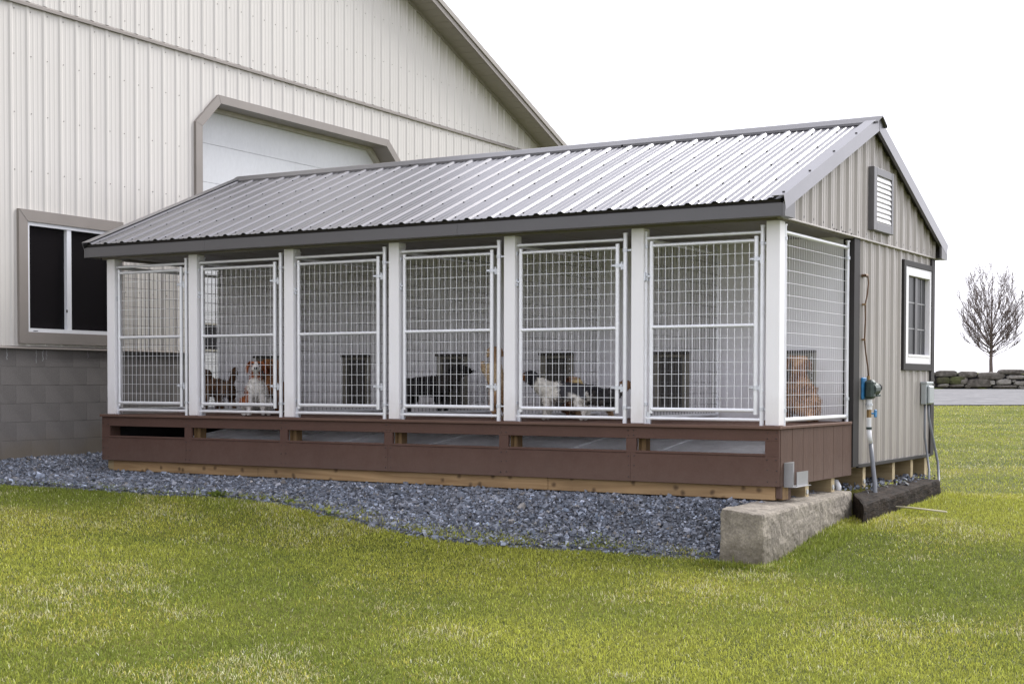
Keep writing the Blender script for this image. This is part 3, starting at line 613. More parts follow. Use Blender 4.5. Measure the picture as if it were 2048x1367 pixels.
# porch header, ceiling, soffit, fascia
YF = -.182; RZ = 2.671; YM = (YF+YE+.182)/2; ZP = 1.733; YBK = 2*YM-YF; KS = (RZ-ZP)/(YM-YF)
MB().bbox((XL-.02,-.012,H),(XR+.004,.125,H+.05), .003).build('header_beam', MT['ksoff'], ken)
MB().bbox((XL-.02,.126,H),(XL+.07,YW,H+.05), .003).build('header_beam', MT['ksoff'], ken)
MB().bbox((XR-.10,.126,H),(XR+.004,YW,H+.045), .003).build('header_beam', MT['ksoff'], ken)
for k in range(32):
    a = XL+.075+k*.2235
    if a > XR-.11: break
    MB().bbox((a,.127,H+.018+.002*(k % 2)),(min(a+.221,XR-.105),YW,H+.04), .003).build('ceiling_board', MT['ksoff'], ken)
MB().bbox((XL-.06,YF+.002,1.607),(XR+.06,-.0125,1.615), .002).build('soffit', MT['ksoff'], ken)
fs_ = [XL-.07,-2.05,.86,XR+.065]
for a, b in zip(fs_[:-1], fs_[1:]): MB().bbox((a+.0006,YF-.001,1.600),(b-.0006,YF+.016,1.700), .002).build('fascia', MT['fascia'], ken)
MB().bbox((XL-.05,YBK-.016,1.600),(XR+.065,YBK,1.70), .002).build('fascia', MT['fascia'], ken)
# gable end walls
GX = XR+.004
def gz(y): return RZ-.045-KS*abs(y-YM)
siding('gable_panel', MT['ksid'], ken, .02, 2*YM-.02, lambda u: [(lambda q: 1.612, lambda q: max(gz(q), 1.612))], lambda u, h, z: (GX+h, u, z), cuts=(YM,), phase=1.98)
mb = MB()
for x0, x1 in ((XR-.06,GX-.002),(XL,XL+.06)): mb.prism([(-.10,1.616),(2*YM+.10,1.616),(2*YM+.02,gz(0)-.0),(YM,gz(YM)),(-.02,gz(0))], lambda p, q: (q, p[0], p[1]), x0, x1)
mb.build('gable_core', MT['ksid'], ken)
MB().bbox((XR-.03,-.05,1.597),(XR+.028,YBK-.12,1.611), .002).build('gable_flashing', MT['ksid'], ken)
mb = MB()
for k in range(-8, 10):
    u = 1.98+PITCHR*k+.06
    if .1 < u < 4.2: screws(mb, (GX,u,1.655), (1,0,0), .010, .008)
mb.build('screw_heads', MT['screw'], ken)['kind'] = 'stuff'
# gable vent
V = (2.10,1.70,2.69,2.265)
mb = MB(); mb.bbox((GX-.01,V[0],V[1]),(GX+.055,V[0]+.09,V[3]), .004).bbox((GX-.01,V[2]-.055,V[1]),(GX+.055,V[2],V[3]), .004).bbox((GX-.01,V[0]+.0905,V[1]),(GX+.054,V[2]-.0555,V[1]+.08), .004).bbox((GX-.01,V[0]+.0905,V[3]-.07),(GX+.054,V[2]-.0555,V[3]), .004)
gv = mb.build('gable_vent', MT['rooftrim'], ken)
n = 9; z0 = V[1]+.085; z1 = V[3]-.075
for k in range(n):
    za = z0+(z1-z0)*k/n; zb_ = z0+(z1-z0)*(k+1)/n
    mb = MB(); mb.prism([(GX+.050,za+.002),(GX+.050,za+.014),(GX+.036,zb_+.006),(GX+.030,zb_+.002)], lambda p, q: (p[0], q, p[1]), V[0]+.091, V[2]-.056); mb.build('louvre', MT['white'], gv, off=(0,0,0))
MB().box((GX+.0,V[0]+.03,V[1]+.03),(GX+.02,V[2]-.03,V[3]-.03)).build('vent_backing', MT['dark'], gv, off=(0,0,0))
# roof
XE0, XE1 = XL-.077, XR+.077
LS = math.hypot(YM-YF, RZ-ZP); cs, sn = (YM-YF)/LS, (RZ-ZP)/LS
for sgn in (1, -1):
    def rf(u, h, s, sgn=sgn):
        y = YF-.02+s*cs-h*sn; z = ZP-.008+s*sn+h*cs
        return (u, y if sgn == 1 else 2*YM-y, z)
    mb = MB(); vs_ = [rf(XE0+.02,-.045,.025),rf(XE1-.03,-.045,.025),rf(XE1-.03,-.045,LS+.01),rf(XE0+.02,-.045,LS+.01),rf(XE0+.02,-.004,.025),rf(XE1-.03,-.004,.025),rf(XE1-.03,-.004,LS+.01),rf(XE0+.02,-.004,LS+.01)]
    mb.add(vs_, [(0,1,2,3),(7,6,5,4),(0,4,5,1),(1,5,6,2),(2,6,7,3),(3,7,4,0)]); mb.build('roof_deck', MT['ktrim'], ken)
    siding('roof_panel', MT['roof'], ken, XE0+.015, XE1-.01, lambda u: [(lambda q: 0., lambda q: LS+.02)], rf, phase=.06, hm=.015)
    for k, (a, b) in enumerate(((XE1-.085,XE1+.012),(XE0-.012,XE0+.10))):   # rake trim: a folded cover with a face
        hi = .030
        mb = MB(); vs_ = [rf(a,hi-.004,-.004),rf(b,hi-.004,-.004),rf(b,hi-.004,LS+.03),rf(a,hi-.004,LS+.03),rf(a,hi,-.004),rf(b,hi,-.004),rf(b,hi,LS+.03),rf(a,hi,LS+.03)]
        F6 = [(0,1,2,3),(7,6,5,4),(0,4,5,1),(1,5,6,2),(2,6,7,3),(3,7,4,0)]
        mb.add(vs_, F6)
        c, d_ = (b-.004, b) if k == 0 else (a, a+.004); lo = -.085
        mb.add([rf(c,lo,.0),rf(d_,lo,.0),rf(d_,lo,LS-.02),rf(c,lo,LS-.02),rf(c,hi-.004,-.004),rf(d_,hi-.004,-.004),rf(d_,hi-.004,LS+.03),rf(c,hi-.004,LS+.03)], F6)
        if k == 0:
            mb.add([rf(b-.03,lo,.0),rf(b-.004,lo,.0),rf(b-.004,lo,LS-.02),rf(b-.03,lo,LS-.02),rf(b-.03,lo+.004,.0),rf(b-.004,lo+.004,.0),rf(b-.004,lo+.004,LS-.02),rf(b-.03,lo+.004,LS-.02)], F6)
        mb.build('rake_trim', MT['roof'], ken)
    # boxed end of the eave under the rake
    y0, y1 = (YF-.004, YF+.21) if sgn == 1 else (YBK-.21, YBK+.004)
    top = lambda y: RZ-KS*abs(y-YM)-.04
    for xa, xb_ in ((XR+.066,XR+.088),(XE0-.008,XE0+.010)):
        mb = MB(); pts = [(y0,1.598),(y1,1.598 if sgn == 1 else 1.598),(y1,min(top(y1),1.80)),(y0,top(y0))]
        mb.prism(pts, lambda p, q: (q, p[0], p[1]), xa, xb_); mb.build('eave_box', MT['rooftrim'], ken)
    y0, y1 = sorted((YF+.002, YF+.21)) if sgn == 1 else (YBK-.21, YBK-.002)
    MB().bbox((GX+.022,y0,1.5985),(XR+.0655,y1,1.606), .002).build('eave_box', MT['rooftrim'], ken)
    # screws
    mb = MB()
    for s in (.10,.62,1.14,1.66,2.20):
        for k in range(-18, 19):
            u = .06+PITCHR*k+.05
            if XE0+.1 < u < XE1-.1:
                p = Vector(rf(u,0,s)); q = Vector(rf(u,.007,s)); mb.tube(p, q, .009, 6)
    for s in np.arange(.08, LS, .62): mb.tube(rf(XE1-.02,.030,s), rf(XE1-.02,.037,s), .011, 6)
    mb.build('screw_heads', MT['screw'], ken)['kind'] = 'stuff'
for k in range(3):   # ridge cap lengths
    a = XE0+.30*0-.01+k*(XE1-XE0+.03)/3; b = a+(XE1-XE0+.03)/3+.02; h = RZ+.014+.0018*k
    mb = MB(); w_ = .14; dz = KS*w_
    pr_ = [(YM-w_,h-dz-.012),(YM-w_,h-dz+.010),(YM-.035,h+.012),(YM,h+.024),(YM+.035,h+.012),(YM+w_,h-dz+.010),(YM+w_,h-dz-.012),(YM+w_-.006,h-dz+.004),(YM,h+.014),(YM-w_+.006,h-dz+.004)]
    mb.prism(pr_, lambda p, q: (q, p[0], p[1]), a, b); mb.build('ridge_cap', MT['rooftrim'], ken)
# gates: one surround frame and one hinged gate per run
WR = .0023
def wiregrid(mb, a0, a1, z0, z1, fn, da, dz, r=WR):
    na = max(2, round((a1-a0)/da)); nz = max(2, round((z1-z0)/dz))
    for k in range(1, na): a = a0+(a1-a0)*k/na; mb.tube(fn(a,z0,0), fn(a,z1,0), r, 4, caps=False)
    for k in range(1, nz): z = z0+(z1-z0)*k/nz; mb.tube(fn(a0,z,1), fn(a1,z,1), r, 4, caps=False)
TR = .0165
sur = MB(); sl, sr = .096, 1.145; gy = .045
sur.tube((sl,gy,.0),(sl,gy,1.55),TR*.95,10).tube((sr,gy,.0),(sr,gy,1.55),TR*1.15,10).tube((sl,gy,1.508),(sr,gy,1.508),TR*.85,10).tube((sl,gy,.045),(sr,gy,.045),TR*.85,10)
for x in (sl, sr): sur.tube((x,gy,1.549),(x,gy,1.562),TR*1.35,10)
sur_m = sur.mesh('gate_surround', MT['galv'], False)
clm_m = MB().tube((0,gy,-.014),(0,gy,.014),TR*1.45,10).mesh('clamp', MT['galv2'])
brk_m = MB().box((.012,gy-.006,-.006),(.09,gy+.006,.006)).mesh('wall_strap', MT['galv2'])
foot_m = MB().box((sl+.02,gy-.012,.0),(sl+.05,gy+.01,.10)).mesh('foot_stub', MT['galv2'])
gl, gr = .148, 1.075
gt = MB(); gt.tube((gl,gy-.004,.085),(gl,gy-.004,1.478),TR,10).tube((gr,gy-.004,.085),(gr,gy-.004,1.478),TR*1.12,10)
for z in (1.445,.785,.118): gt.tube((gl,gy-.004,z),(gr,gy-.004,z),TR*(.9 if z != .118 else 1),10)
gt_m = gt.mesh('gate', MT['galv'])
wm = MB(); wiregrid(wm, gl, gr, .118, .785, lambda a, z, k: (a,gy+.003+.004*k,z), .0605, .1)
wiregrid(wm, gl, gr, .785, 1.445, lambda a, z, k: (a,gy+.003+.004*k,z), .0605, .1); wm_m = wm.mesh('wire_mesh', MT['galv'], fix=False)
la = MB(); la.tube((sl,gy,1.16),(sl,gy,1.185),.03,10).tube((sl,gy,1.205),(sl,gy,1.222),.026,10).box((sl,gy-.022,1.192),(gl,gy-.012,1.204)).tube((sl-.03,gy-.02,1.172),(sl+.02,gy-.03,1.172),.008,6).box((sl-.02,gy-.04,1.16),(sl+.012,gy-.02,1.23))
la_m = la.mesh('latch', MT['galv2'])
hi_ = MB(); hi_.tube((gr,gy-.004,-.016),(gr,gy-.004,.016),TR*1.5,10).box((gr,gy-.016,-.012),(sr-.01,gy-.004,.012)).tube((sr-.028,gy-.014,-.035),(sr-.028,gy-.014,.03),.008,6).box((sr-.03,gy-.016,-.03),(sr,gy+.0,-.014)).tube((gr-.045,gy-.02,.0),(gr-.016,gy-.012,.0),.011,6)
hi_m = hi_.mesh('hinge', MT['galv2'])
for i in range(6):
    x0 = XP[i]; wbay = XP[i+1]-x0
    def place(name, me, parent, x=0., z=0., sc=1.):
        if parent is ken: o = link(name, me, ken, off=Vector((x0+x,0,z))-Vector(KB)); o.scale.x = sc
        else: o = link(name, me, parent, off=(x,0,z))
        return o
    sc = (wbay-.0)/S if i in (0, 5) else 1.
    if i == 5: sc = .975
    xo = .02 if i == 5 else 0
    sg = place('gate_surround', sur_m, ken, xo, 0, sc*(.985 if i == 5 else 1)) 
    for x, z in ((sl,1.44),(sl,.16),(sr,1.42),(sr,.13)): place('clamp', clm_m, sg, x, z)
    for z in (1.42,.13): place('wall_strap', brk_m, sg, sr, z)
    place('foot_stub', foot_m, sg)
    zc = random.uniform(-.003,.003)
    g = place('gate', gt_m, ken, xo, zc, sc); place('wire_mesh', wm_m, g); place('latch', la_m, g); place('hinge', hi_m, g, 0, 1.30); place('hinge', hi_m, g, 0, .295)
# partitions between runs, end panels
def panel(x, y0, y1, verts, zz0=.045, zz1=1.51, da=.0555, lowdark=True):
    t = MB(); t.tube((x,y0,0),(x,y0,1.56),TR,10).tube((x,y1,0),(x,y1,1.56),TR,10).tube((x,y0,zz1),(x,y1,zz1),TR,10).tube((x,y0,zz0),(x,y1,zz0),TR*1.1,10)
    for y in (y0, y1): t.tube((x,y,1.559),(x,y,1.572),TR*1.35,10)
    p = t.build('panel_frame', MT['galv'], ken)
    wv = MB(); wiregrid(wv, y0, y1, zz0, zz1, lambda a, z, k: (x+.003*k,a,z), da, .1, .0017 if x > 3.6 else WR); wv.build('wire_mesh', MT['galv' if x > 3.6 else 'wireshade'], p, off=(0,0,0), fix=False)  # all but the right side panel get the wire with painted-in shade
    for y, z in ((y0,1.46),(y1,1.42),(y0,.12),(y1,.20)): MB().tube((x,y,z-.013),(x,y,z+.013),TR*1.45,10).build('clamp', MT['galv2'], p, off=(0,0,0))
    for z in (1.454, .12): MB().box((x-.09 if x > 3 else x,y0-.028,z-.006),(x,y0-.014,z+.006) if x > 3 else (x+.01,y0-.014,z+.006)).build('wall_strap', MT['galv2'], p, off=(0,0,0))
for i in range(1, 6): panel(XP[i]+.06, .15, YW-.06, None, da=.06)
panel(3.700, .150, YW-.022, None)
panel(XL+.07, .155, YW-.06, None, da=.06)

# ------------------------------------------------------------------ fittings on the shed side
reg = thing('water_regulator', 'dark green cast water regulator on blue plate with thin brown line above', 'regulator', (XR+.05, 2.10, .2))
X0 = XR
SY = -.09
MB().bbox((X0+.002,2.03,.19),(X0+.022,2.14,.385), .006).build('mounting_plate', MT['blue'], reg, off=Vector((0,SY,0))-Vector((XR+.05, 2.10, .2)))
mb = MB(); mb.bbox((X0+.022,2.055,.195),(X0+.105,2.165,.365), .022); mb.tube((X0+.06,2.10,.28),(X0+.06,2.235,.28),.062,14); mb.tube((X0+.06,2.235,.28),(X0+.06,2.26,.28),.048,14); mb.bbox((X0+.03,2.19,.215),(X0+.10,2.30,.24), .004)
mb.build('body', MT['regul'], reg, off=Vector((0,SY,0))-Vector((XR+.05, 2.10, .2)))
MB().tube((X0+.065,2.26,.295),(X0+.065,2.315,.295),.03,12).build('gauge_collar', MT['whitepvc'], reg, off=Vector((0,SY,0))-Vector((XR+.05, 2.10, .2))); MB().tube((X0+.065,2.315,.295),(X0+.065,2.345,.295),.036,12).build('knob', MT['dark'], reg, off=Vector((0,SY,0))-Vector((XR+.05, 2.10, .2)))
MB().tube((X0+.05,2.095,.365),(X0+.05,2.095,.40),.014,8).build('inlet_nut', MT['brass'], reg, off=Vector((0,SY,0))-Vector((XR+.05, 2.10, .2)))
pth = [(X0+.05,2.095,.40),(X0+.045,2.09,.48),(X0+.035,2.06,.60),(X0+.028,2.045,.72),(X0+.03,2.06,.9),(X0+.03,2.05,1.03),(X0+.035,2.09,1.12),(X0+.04,2.105,1.22),(X0+.035,2.105,1.27),(X0+.03,2.09,1.285)]
MB().path(pth, .007, 6).build('supply_line', MT['copper'], reg, smooth=True, off=Vector((0,SY,0))-Vector((XR+.05, 2.10, .2)))
mb = MB(); mb.tube((X0,2.04,1.285),(X0+.03,2.04,1.285),.013,8).tube((X0+.03,2.035,1.285),(X0+.03,2.10,1.285),.014,8).bbox((X0+.02,2.075,1.272),(X0+.042,2.105,1.298), .004); mb.build('elbow_fitting', MT['copper'], reg, off=Vector((0,SY,0))-Vector((XR+.05, 2.10, .2)))
for z in (.72,1.03): MB().bbox((X0+.002,2.04,z-.008),(X0+.034,2.06,z+.008), .002).build('line_clip', MT['brass'], reg, off=Vector((0,SY,0))-Vector((XR+.05, 2.10, .2)))
wp = thing('water_pipe', 'upright grey and white water pipe with blue valve below the regulator', 'pipe', (3.98, 1.80, -.80))
MB().tube((X0+.05,2.12,.10),(X0+.05,2.12,.195),.026,12).build('union', MT['whitepvc'], wp, off=Vector((0,SY,0))-Vector((3.98, 1.80, -.80))); MB().tube((X0+.05,2.12,.135),(X0+.05,2.12,.155),.034,12).build('collar', MT['galv2'], wp, off=Vector((0,SY,0))-Vector((3.98, 1.80, -.80)))
MB().tube((X0+.05,2.12,.03),(X0+.05,2.12,.10),.022,10).build('valve_body', MT['brass'], wp, off=Vector((0,SY,0))-Vector((3.98, 1.80, -.80)))
mb = MB(); mb.tube((X0+.05,2.12,.065),(X0+.09,2.15,.065),.008,6); mb.bbox((X0+.085,2.145,.03),(X0+.10,2.20,.10), .006); mb.build('valve_handle', MT['blue'], wp, off=Vector((0,SY,0))-Vector((3.98, 1.80, -.80)))
MB().tube((X0+.05,2.12,-.06),(X0+.05,2.12,.03),.022,10).build('coupling', MT['whitepvc'], wp, off=Vector((0,SY,0))-Vector((3.98, 1.80, -.80))); MB().tube((X0+.051,2.12,-.075),(X0+.051,2.12,-.055),.027,10).build('band', MT['regul'], wp, off=Vector((0,SY,0))-Vector((3.98, 1.80, -.80)))
MB().path([(X0+.05,2.12,-.075),(X0+.055,2.12,-.14),(X0+.065,2.13,-.20)], .022, 12).build('white_sleeve', MT['whitepvc'], wp, smooth=True, off=Vector((0,SY,0))-Vector((3.98, 1.80, -.80)))
MB().path([(X0+.065,2.13,-.20),(X0+.09,2.10,-.35),(X0+.135,2.03,-.55),(X0+.21,1.84,-.86)], .020, 12).build('grey_pipe', MT['greypvc'], wp, smooth=True, off=Vector((0,SY,0))-Vector((3.98, 1.80, -.80)))
eb = thing('electrical_box', 'small pale grey electrical switch box with two conduits running to the ground', 'electrical box', (XR+.1, 4.05, -.75))
MB().bbox((XR+.016,3.80,.125),(XR+.070,4.03,.345), .005).build('box', MT['elec'], eb); MB().bbox((XR+.070,3.83,.13),(XR+.096,4.0,.31), .010).build('cover', MT['elec'], eb); MB().bbox((XR+.012,3.795,.325),(XR+.078,4.035,.350), .004).build('cap', MT['elec'], eb)
MB().path([(XR+.04,3.87,.13),(XR+.04,3.87,-.2),(XR+.05,3.92,-.36),(XR+.12,3.75,-.52),(XR+.20,3.43,-.80)], .012, 8).build('conduit', MT['greypvc'], eb, smooth=True)
MB().path([(XR+.055,3.93,.13),(XR+.065,3.93,-.02),(XR+.10,4.0,-.28),(XR+.125,4.05,-.46),(XR+.19,3.85,-.62),(XR+.26,3.46,-.80)], .0135, 8).build('conduit', MT['greypvc'], eb, smooth=True)
dp = MB(); dp.path([(3.2,1.52,-.52),(3.60,1.52,-.52),(3.67,1.52,-.525),(3.685,1.52,-.56),(3.685,1.52,-.60)], .028, 10); o = dp.build('drain_pipe', MT['whitepvc'], smooth=True)
tag(o, 'short dirty white drain pipe elbow under the kennel side', 'pipe')

# ------------------------------------------------------------------ concrete block and railway tie
def lump(name, corners_bot, corners_top, mat, seg=(10,30,8), amp=.006, wear=.03, fscale=14., seed=1, smooth=False):
    """boxy body from 4 bottom + 4 top corners, worn and pitted"""
    bm = bmesh.new(); bmesh.ops.create_cube(bm, size=1)
    me = bpy.data.meshes.new(name); A = [Vector(c) for c in corners_bot]; B = [Vector(c) for c in corners_top]
    bm.free(); mb = MB(); nx, ny, nz = seg; idx = {}
    def P(i, j, k):
        key = (i, j, k)
        if key in idx: return idx[key]
        u, v, q = i/nx, j/ny, k/nz
        lo = A[0]*(1-u)*(1-v)+A[1]*u*(1-v)+A[2]*u*v+A[3]*(1-u)*v; hi = B[0]*(1-u)*(1-v)+B[1]*u*(1-v)+B[2]*u*v+B[3]*(1-u)*v
        p = lo*(1-q)+hi*q; c = (A[0]+A[2]+B[0]+B[2])/4
        e = sum(1 for t, n_ in ((i,nx),(j,ny),(k,nz)) if t in (0, n_))
        nx_ = fbm(np.array([p.x*fscale+p.z*fscale*1.3]), np.array([p.y*fscale+p.z*fscale*.7]), seed, 4)[0]-.5
        ny_ = fbm(np.array([p.x*fscale*.9+9+p.z*fscale]), np.array([p.y*fscale+p.x*5]), seed+20, 4)[0]-.5
        dirv = Vector(((u-.5),(v-.5)*.25,(q-.5))).normalized()
        p = p+dirv*(nx_*amp*4)+Vector((ny_,nx_,ny_))*amp
        if e >= 2: p = p-dirv*(wear*(.35+1.1*abs(ny_)*2))
        if e == 3: p = p-dirv*wear*.7
        idx[key] = len(mb.v); mb.v.append(tuple(p)); return idx[key]
    for i in range(nx):
        for j in range(ny):
            mb.f.append((P(i,j,0),P(i,j+1,0),P(i+1,j+1,0),P(i+1,j,0))); mb.f.append((P(i,j,nz),P(i+1,j,nz),P(i+1,j+1,nz),P(i,j+1,nz)))
    for i in range(nx):
        for k in range(nz):
            mb.f.append((P(i,0,k),P(i+1,0,k),P(i+1,0,k+1),P(i,0,k+1))); mb.f.append((P(i,ny,k),P(i,ny,k+1),P(i+1,ny,k+1),P(i+1,ny,k)))
    for j in range(ny):
        for k in range(nz):
            mb.f.append((P(0,j,k),P(0,j,k+1),P(0,j+1,k+1),P(0,j+1,k))); mb.f.append((P(nx,j,k),P(nx,j+1,k),P(nx,j+1,k+1),P(nx,j,k+1)))
    o = mb.build(name, mat, smooth=smooth); return o
o = lump('concrete_footing', [(3.59,-.87,-1.2),(3.98,-.96,-1.2),(3.835,1.50,-1.1),(3.49,1.52,-1.1)], [(3.60,-.86,-.578),(3.965,-.94,-.602),(3.815,1.50,-.592),(3.50,1.52,-.582)], MT['conc'], seg=(22,110,26), amp=.0055, wear=.014, fscale=18)
tag(o, 'long rough concrete footing block at the kennel corner', 'concrete block')
for k, (a, b) in enumerate((((4.03,1.52,-1.0),(3.93,3.70,-.9)),)):
    pass
o = lump('railroad_tie', [(3.80,1.54,-1.0),(4.06,1.0,-1.0),(4.0,3.72,-.95),(3.72,3.74,-.95)], [(3.80,1.54,-.61),(4.075,1.03,-.665),(3.99,3.70,-.605),(3.72,3.72,-.60)], MT['tie'], seg=(10,60,10), amp=.006, wear=.014, fscale=9, seed=5)
tag(o, 'weathered dark brown railroad tie in the grass beside the kennel', 'timber')
o = MB().path([(3.95,2.06,-.755),(4.2,1.97,-.752),(4.52,1.88,-.765)], .008, 6).build('stick', MT['stick'], smooth=True); tag(o, 'thin pale stick lying on the grass near the pipe', 'stick')

# ------------------------------------------------------------------ gravel stones and grass
def attach_colors(me, cols):   # one colour per vertex
    a = me.color_attributes.new('Col', 'FLOAT_COLOR', 'POINT'); c = np.ones((len(me.vertices), 4), np.float32); c[:,:3] = cols; a.data.foreach_set('color', c.ravel())
def tri_mesh(name, co, faces, mat):
    me = bpy.data.meshes.new(name); nf = len(faces); me.vertices.add(len(co)); me.vertices.foreach_set('co', co.astype(np.float32).ravel())
    me.loops.add(nf*3); me.loops.foreach_set('vertex_index', faces.astype(np.int32).ravel()); me.polygons.add(nf)
    me.polygons.foreach_set('loop_start', np.arange(0, nf*3, 3, dtype=np.int32))
    me.update(calc_edges=True); me.materials.append(mat); me.polygons.foreach_set('use_smooth', np.zeros(nf, bool)); return me
def make_gravel():
    bv = np.array([[-1,-1,-1],[1,-1,-1],[1,1,-1],[-1,1,-1],[-1,-1,1],[1,-1,1],[1,1,1],[-1,1,1]])*.72
    bfc = np.array([[0,2,1],[0,3,2],[4,5,6],[4,6,7],[0,1,5],[0,5,4],[1,2,6],[1,6,5],[2,3,7],[2,7,6],[3,0,4],[3,4,7]])
    N = 78000
    x = rng.uniform(-6.2, 3.66, N*2); y = rng.uniform(-3.2, 1.2, N*2)
    keep = (y > yb(x)+rng.normal(0,.05,N*2)-.55*(rng.random(N*2) < .10)*rng.random(N*2))&~((y > .5)&(x < 3.2)&(x > -3.4))&~((x < -4.53-.045*y))
    x, y = x[keep][:N], y[keep][:N]
    # spill on top of the tie and under the shed edge
    ex = rng.uniform(3.1,3.9,1500); ey = rng.uniform(1.6,4.1,1500); hz = rng.random(1500) < np.clip((3.95-ex)*2.4,0,1)
    ex, ey = ex[hz], ey[hz]
    z = gravz(x, y); ez = np.interp(ex, [3.1,3.6,3.75,4.0], [-.56,-.575,-.592,-.625])
    far = y < 5
    x = np.concatenate([x, ex]); y = np.concatenate([y, ey]); z = np.concatenate([z, ez]); n = len(x)
    sz = rng.lognormal(math.log(.0086), .40, n); sz = np.clip(sz, .005, .034)
    sc = np.stack([sz*rng.uniform(.8,1.5,n), sz*rng.uniform(.7,1.1,n), sz*rng.uniform(.45,.85,n)], 1)
    V = bv[None]*(1+rng.uniform(-.42,.38,(n,8,1)))*(1+rng.uniform(-.3,.3,(n,8,3)))*sc[:,None,:]
    a = rng.uniform(0,2*np.pi,n); t = rng.normal(0,.7,n); t2 = rng.normal(0,.7,n)
    def rot(V, ang, i, j):
        c, s_ = np.cos(ang)[:,None], np.sin(ang)[:,None]; p, q = V[:,:,i].copy(), V[:,:,j].copy(); V[:,:,i] = p*c-q*s_; V[:,:,j] = p*s_+q*c
    rot(V,t,0,2); rot(V,t2,1,2); rot(V,a,0,1)
    V += np.stack([x, y, z+sz*rng.uniform(-.2,.75,n)], 1)[:,None,:]
    F_ = (bfc[None]+(np.arange(n)*8)[:,None,None]).reshape(-1,3)
    me = tri_mesh('gravel', V.reshape(-1,3), F_, MT['grav'])
    val = np.clip(rng.lognormal(math.log(.160), .46, n), .035, .55)
    tint = rng.normal(0,.035,(n,1))
    c = val[:,None]*np.array([.90,.98,1.16])*(1+np.concatenate([tint,0*tint,-tint],1)); wm = rng.random(n) < .05; c[wm] *= np.array([1.15,1.0,.8])
    attach_colors(me, np.repeat(c, 8, 0).clip(0,.8))
    o = bpy.data.objects.new('gravel', me); COL.objects.link(o); tag(o, 'loose blue grey crushed gravel spread in front of the kennel', 'gravel', kind='stuff')
make_gravel()
def make_grass():
    def sample(N, d0, d1, margin, pw, lo=-.352):
        u = rng.random(N); d = (d0**pw+(d1**pw-d0**pw)*u)**(1/pw); s0 = d*lo-margin; s1 = d*.352+margin; s = s0+rng.random(N)*(s1-s0)
        return CAM.x+FX*d+FY*s, CAM.y+FY*d-FX*s, d
    X = []; Y = []; D = []
    for N, d0, d1, mg, pw, lo in ((640000,6.2,14.5,.7,1.3,-.352),(130000,14.5,82.5,.5,.25,.20)):
        x, y, d = sample(N, d0, d1, mg, pw, lo); X.append(x); Y.append(y); D.append(d)
    # a dense fringe along the gravel edge and around the footing
    ft = rng.random(26000); fx = rng.uniform(-4.5,3.6,26000); fy = yb(fx)+rng.normal(-.02,.15,26000)
    gx = np.concatenate([rng.uniform(3.98,4.18,9000), rng.uniform(3.5,4.1,5000)]); gy_ = np.concatenate([rng.uniform(-1.05,3.9,9000), rng.uniform(-1.12,-.93,5000)])
    x = np.concatenate(X+[fx,gx]); y = np.concatenate(Y+[fy,gy_]); d = np.concatenate(D+[np.full(26000,11.),np.full(14000,11.)])
    edge = fbm(x*3, y*3, 11, 3)-.5
    ing = (y > yb(x)+edge*.75+.03+rng.normal(0,.11,len(x)))&(x < 3.56)&(y < 4.6)
    ingap = (y-yb(x)); stray = ing&(ingap < .5)&(x > -4.3)&(rng.random(len(x)) < .13*np.clip(1-ingap/.5,0,1)); ing = ing&~stray
    bld = (x < 3.70)&(y > -.78)&(y < 4.6)
    rightx = np.interp(y, [-1.0,1.5,1.55,3.75,3.8], [3.975,3.83,4.07,4.01,-9]); foot = (x < rightx)&(x > 3.5)&(y > -.96)&(y < 3.75)
    barnin = (x < -4.45-.045*y)&(y > -6)&(y < 13)
    dd = (x-CAM.x)*FX+(y-CAM.y)*FY; ss = (x-CAM.x)*FY-(y-CAM.y)*FX; road = (dd > 47.5+.14*ss)&(dd < 81.3)
    k = ~(ing|bld|foot|barnin|road|(dd > 82.3)); x, y, d = x[k], y[k], d[k]; n = len(x)
    z = np.where((y > yb(x))&(x < 3.56)&(y < 0), gravz(x, y), terr(x, y)-.012)
    patch = fbm(x*.55+5, y*.55+9, 31, 4); fine = fbm(x*3.1+5, y*3.1+9, 51, 3); p2 = fbm(x*1.3+50, y*1.3+9, 71, 3)
    lf = np.maximum(1, d/11.)
    h = rng.uniform(.013,.032,n)*(.75+.55*fine)*np.where(d > 15, 1.15, 1); w_ = rng.uniform(.0026,.0054,n)*lf**.9
    # a few taller tufts at edges
    rim_ = ((x > 3.85)&(x < 4.2)&(y > -1.05)&(y < 3.9))|((y > -1.1)&(y < -.93)&(x > 3.5)&(x < 4.1)); h = np.where(rim_, h*rng.uniform(1.0,2.1,n), h)
    tall = rng.random(n) < .012; h[tall] *= 1.5
    az = rng.uniform(0,2*np.pi,n); lean = np.abs(rng.normal(.85,.42,n)); dirx, diry = np.cos(az), np.sin(az)
    b = np.stack([x,y,z],1); side = np.stack([-diry,dirx,np.zeros(n)],1)*w_[:,None]/2
    mid = b+np.stack([dirx*h*np.sin(lean)*.45, diry*h*np.sin(lean)*.45, h*np.cos(lean)*.62],1)
    tip = b+np.stack([dirx*h*np.sin(lean)*1.15, diry*h*np.sin(lean)*1.15, h*np.cos(lean)*.98],1)
    co = np.stack([b-side, b+side, mid+side*.8, mid-side*.8, tip],1).reshape(-1,3)
    f = np.array([[0,1,2],[0,2,3],[3,2,4]]); F_ = (f[None]+(np.arange(n)*5)[:,None,None]).reshape(-1,3)
    me = tri_mesh('grass', co, F_, MT['grass'])
    g1 = np.array([.190,.232,.042]); g2 = np.array([.365,.380,.068]); st = np.array([.62,.57,.34]); yl = np.array([.44,.41,.080])
    t = np.clip((patch-.33)/.34+rng.normal(0,.22,n),0,1)[:,None]; c = g1*(1-t)+g2*t
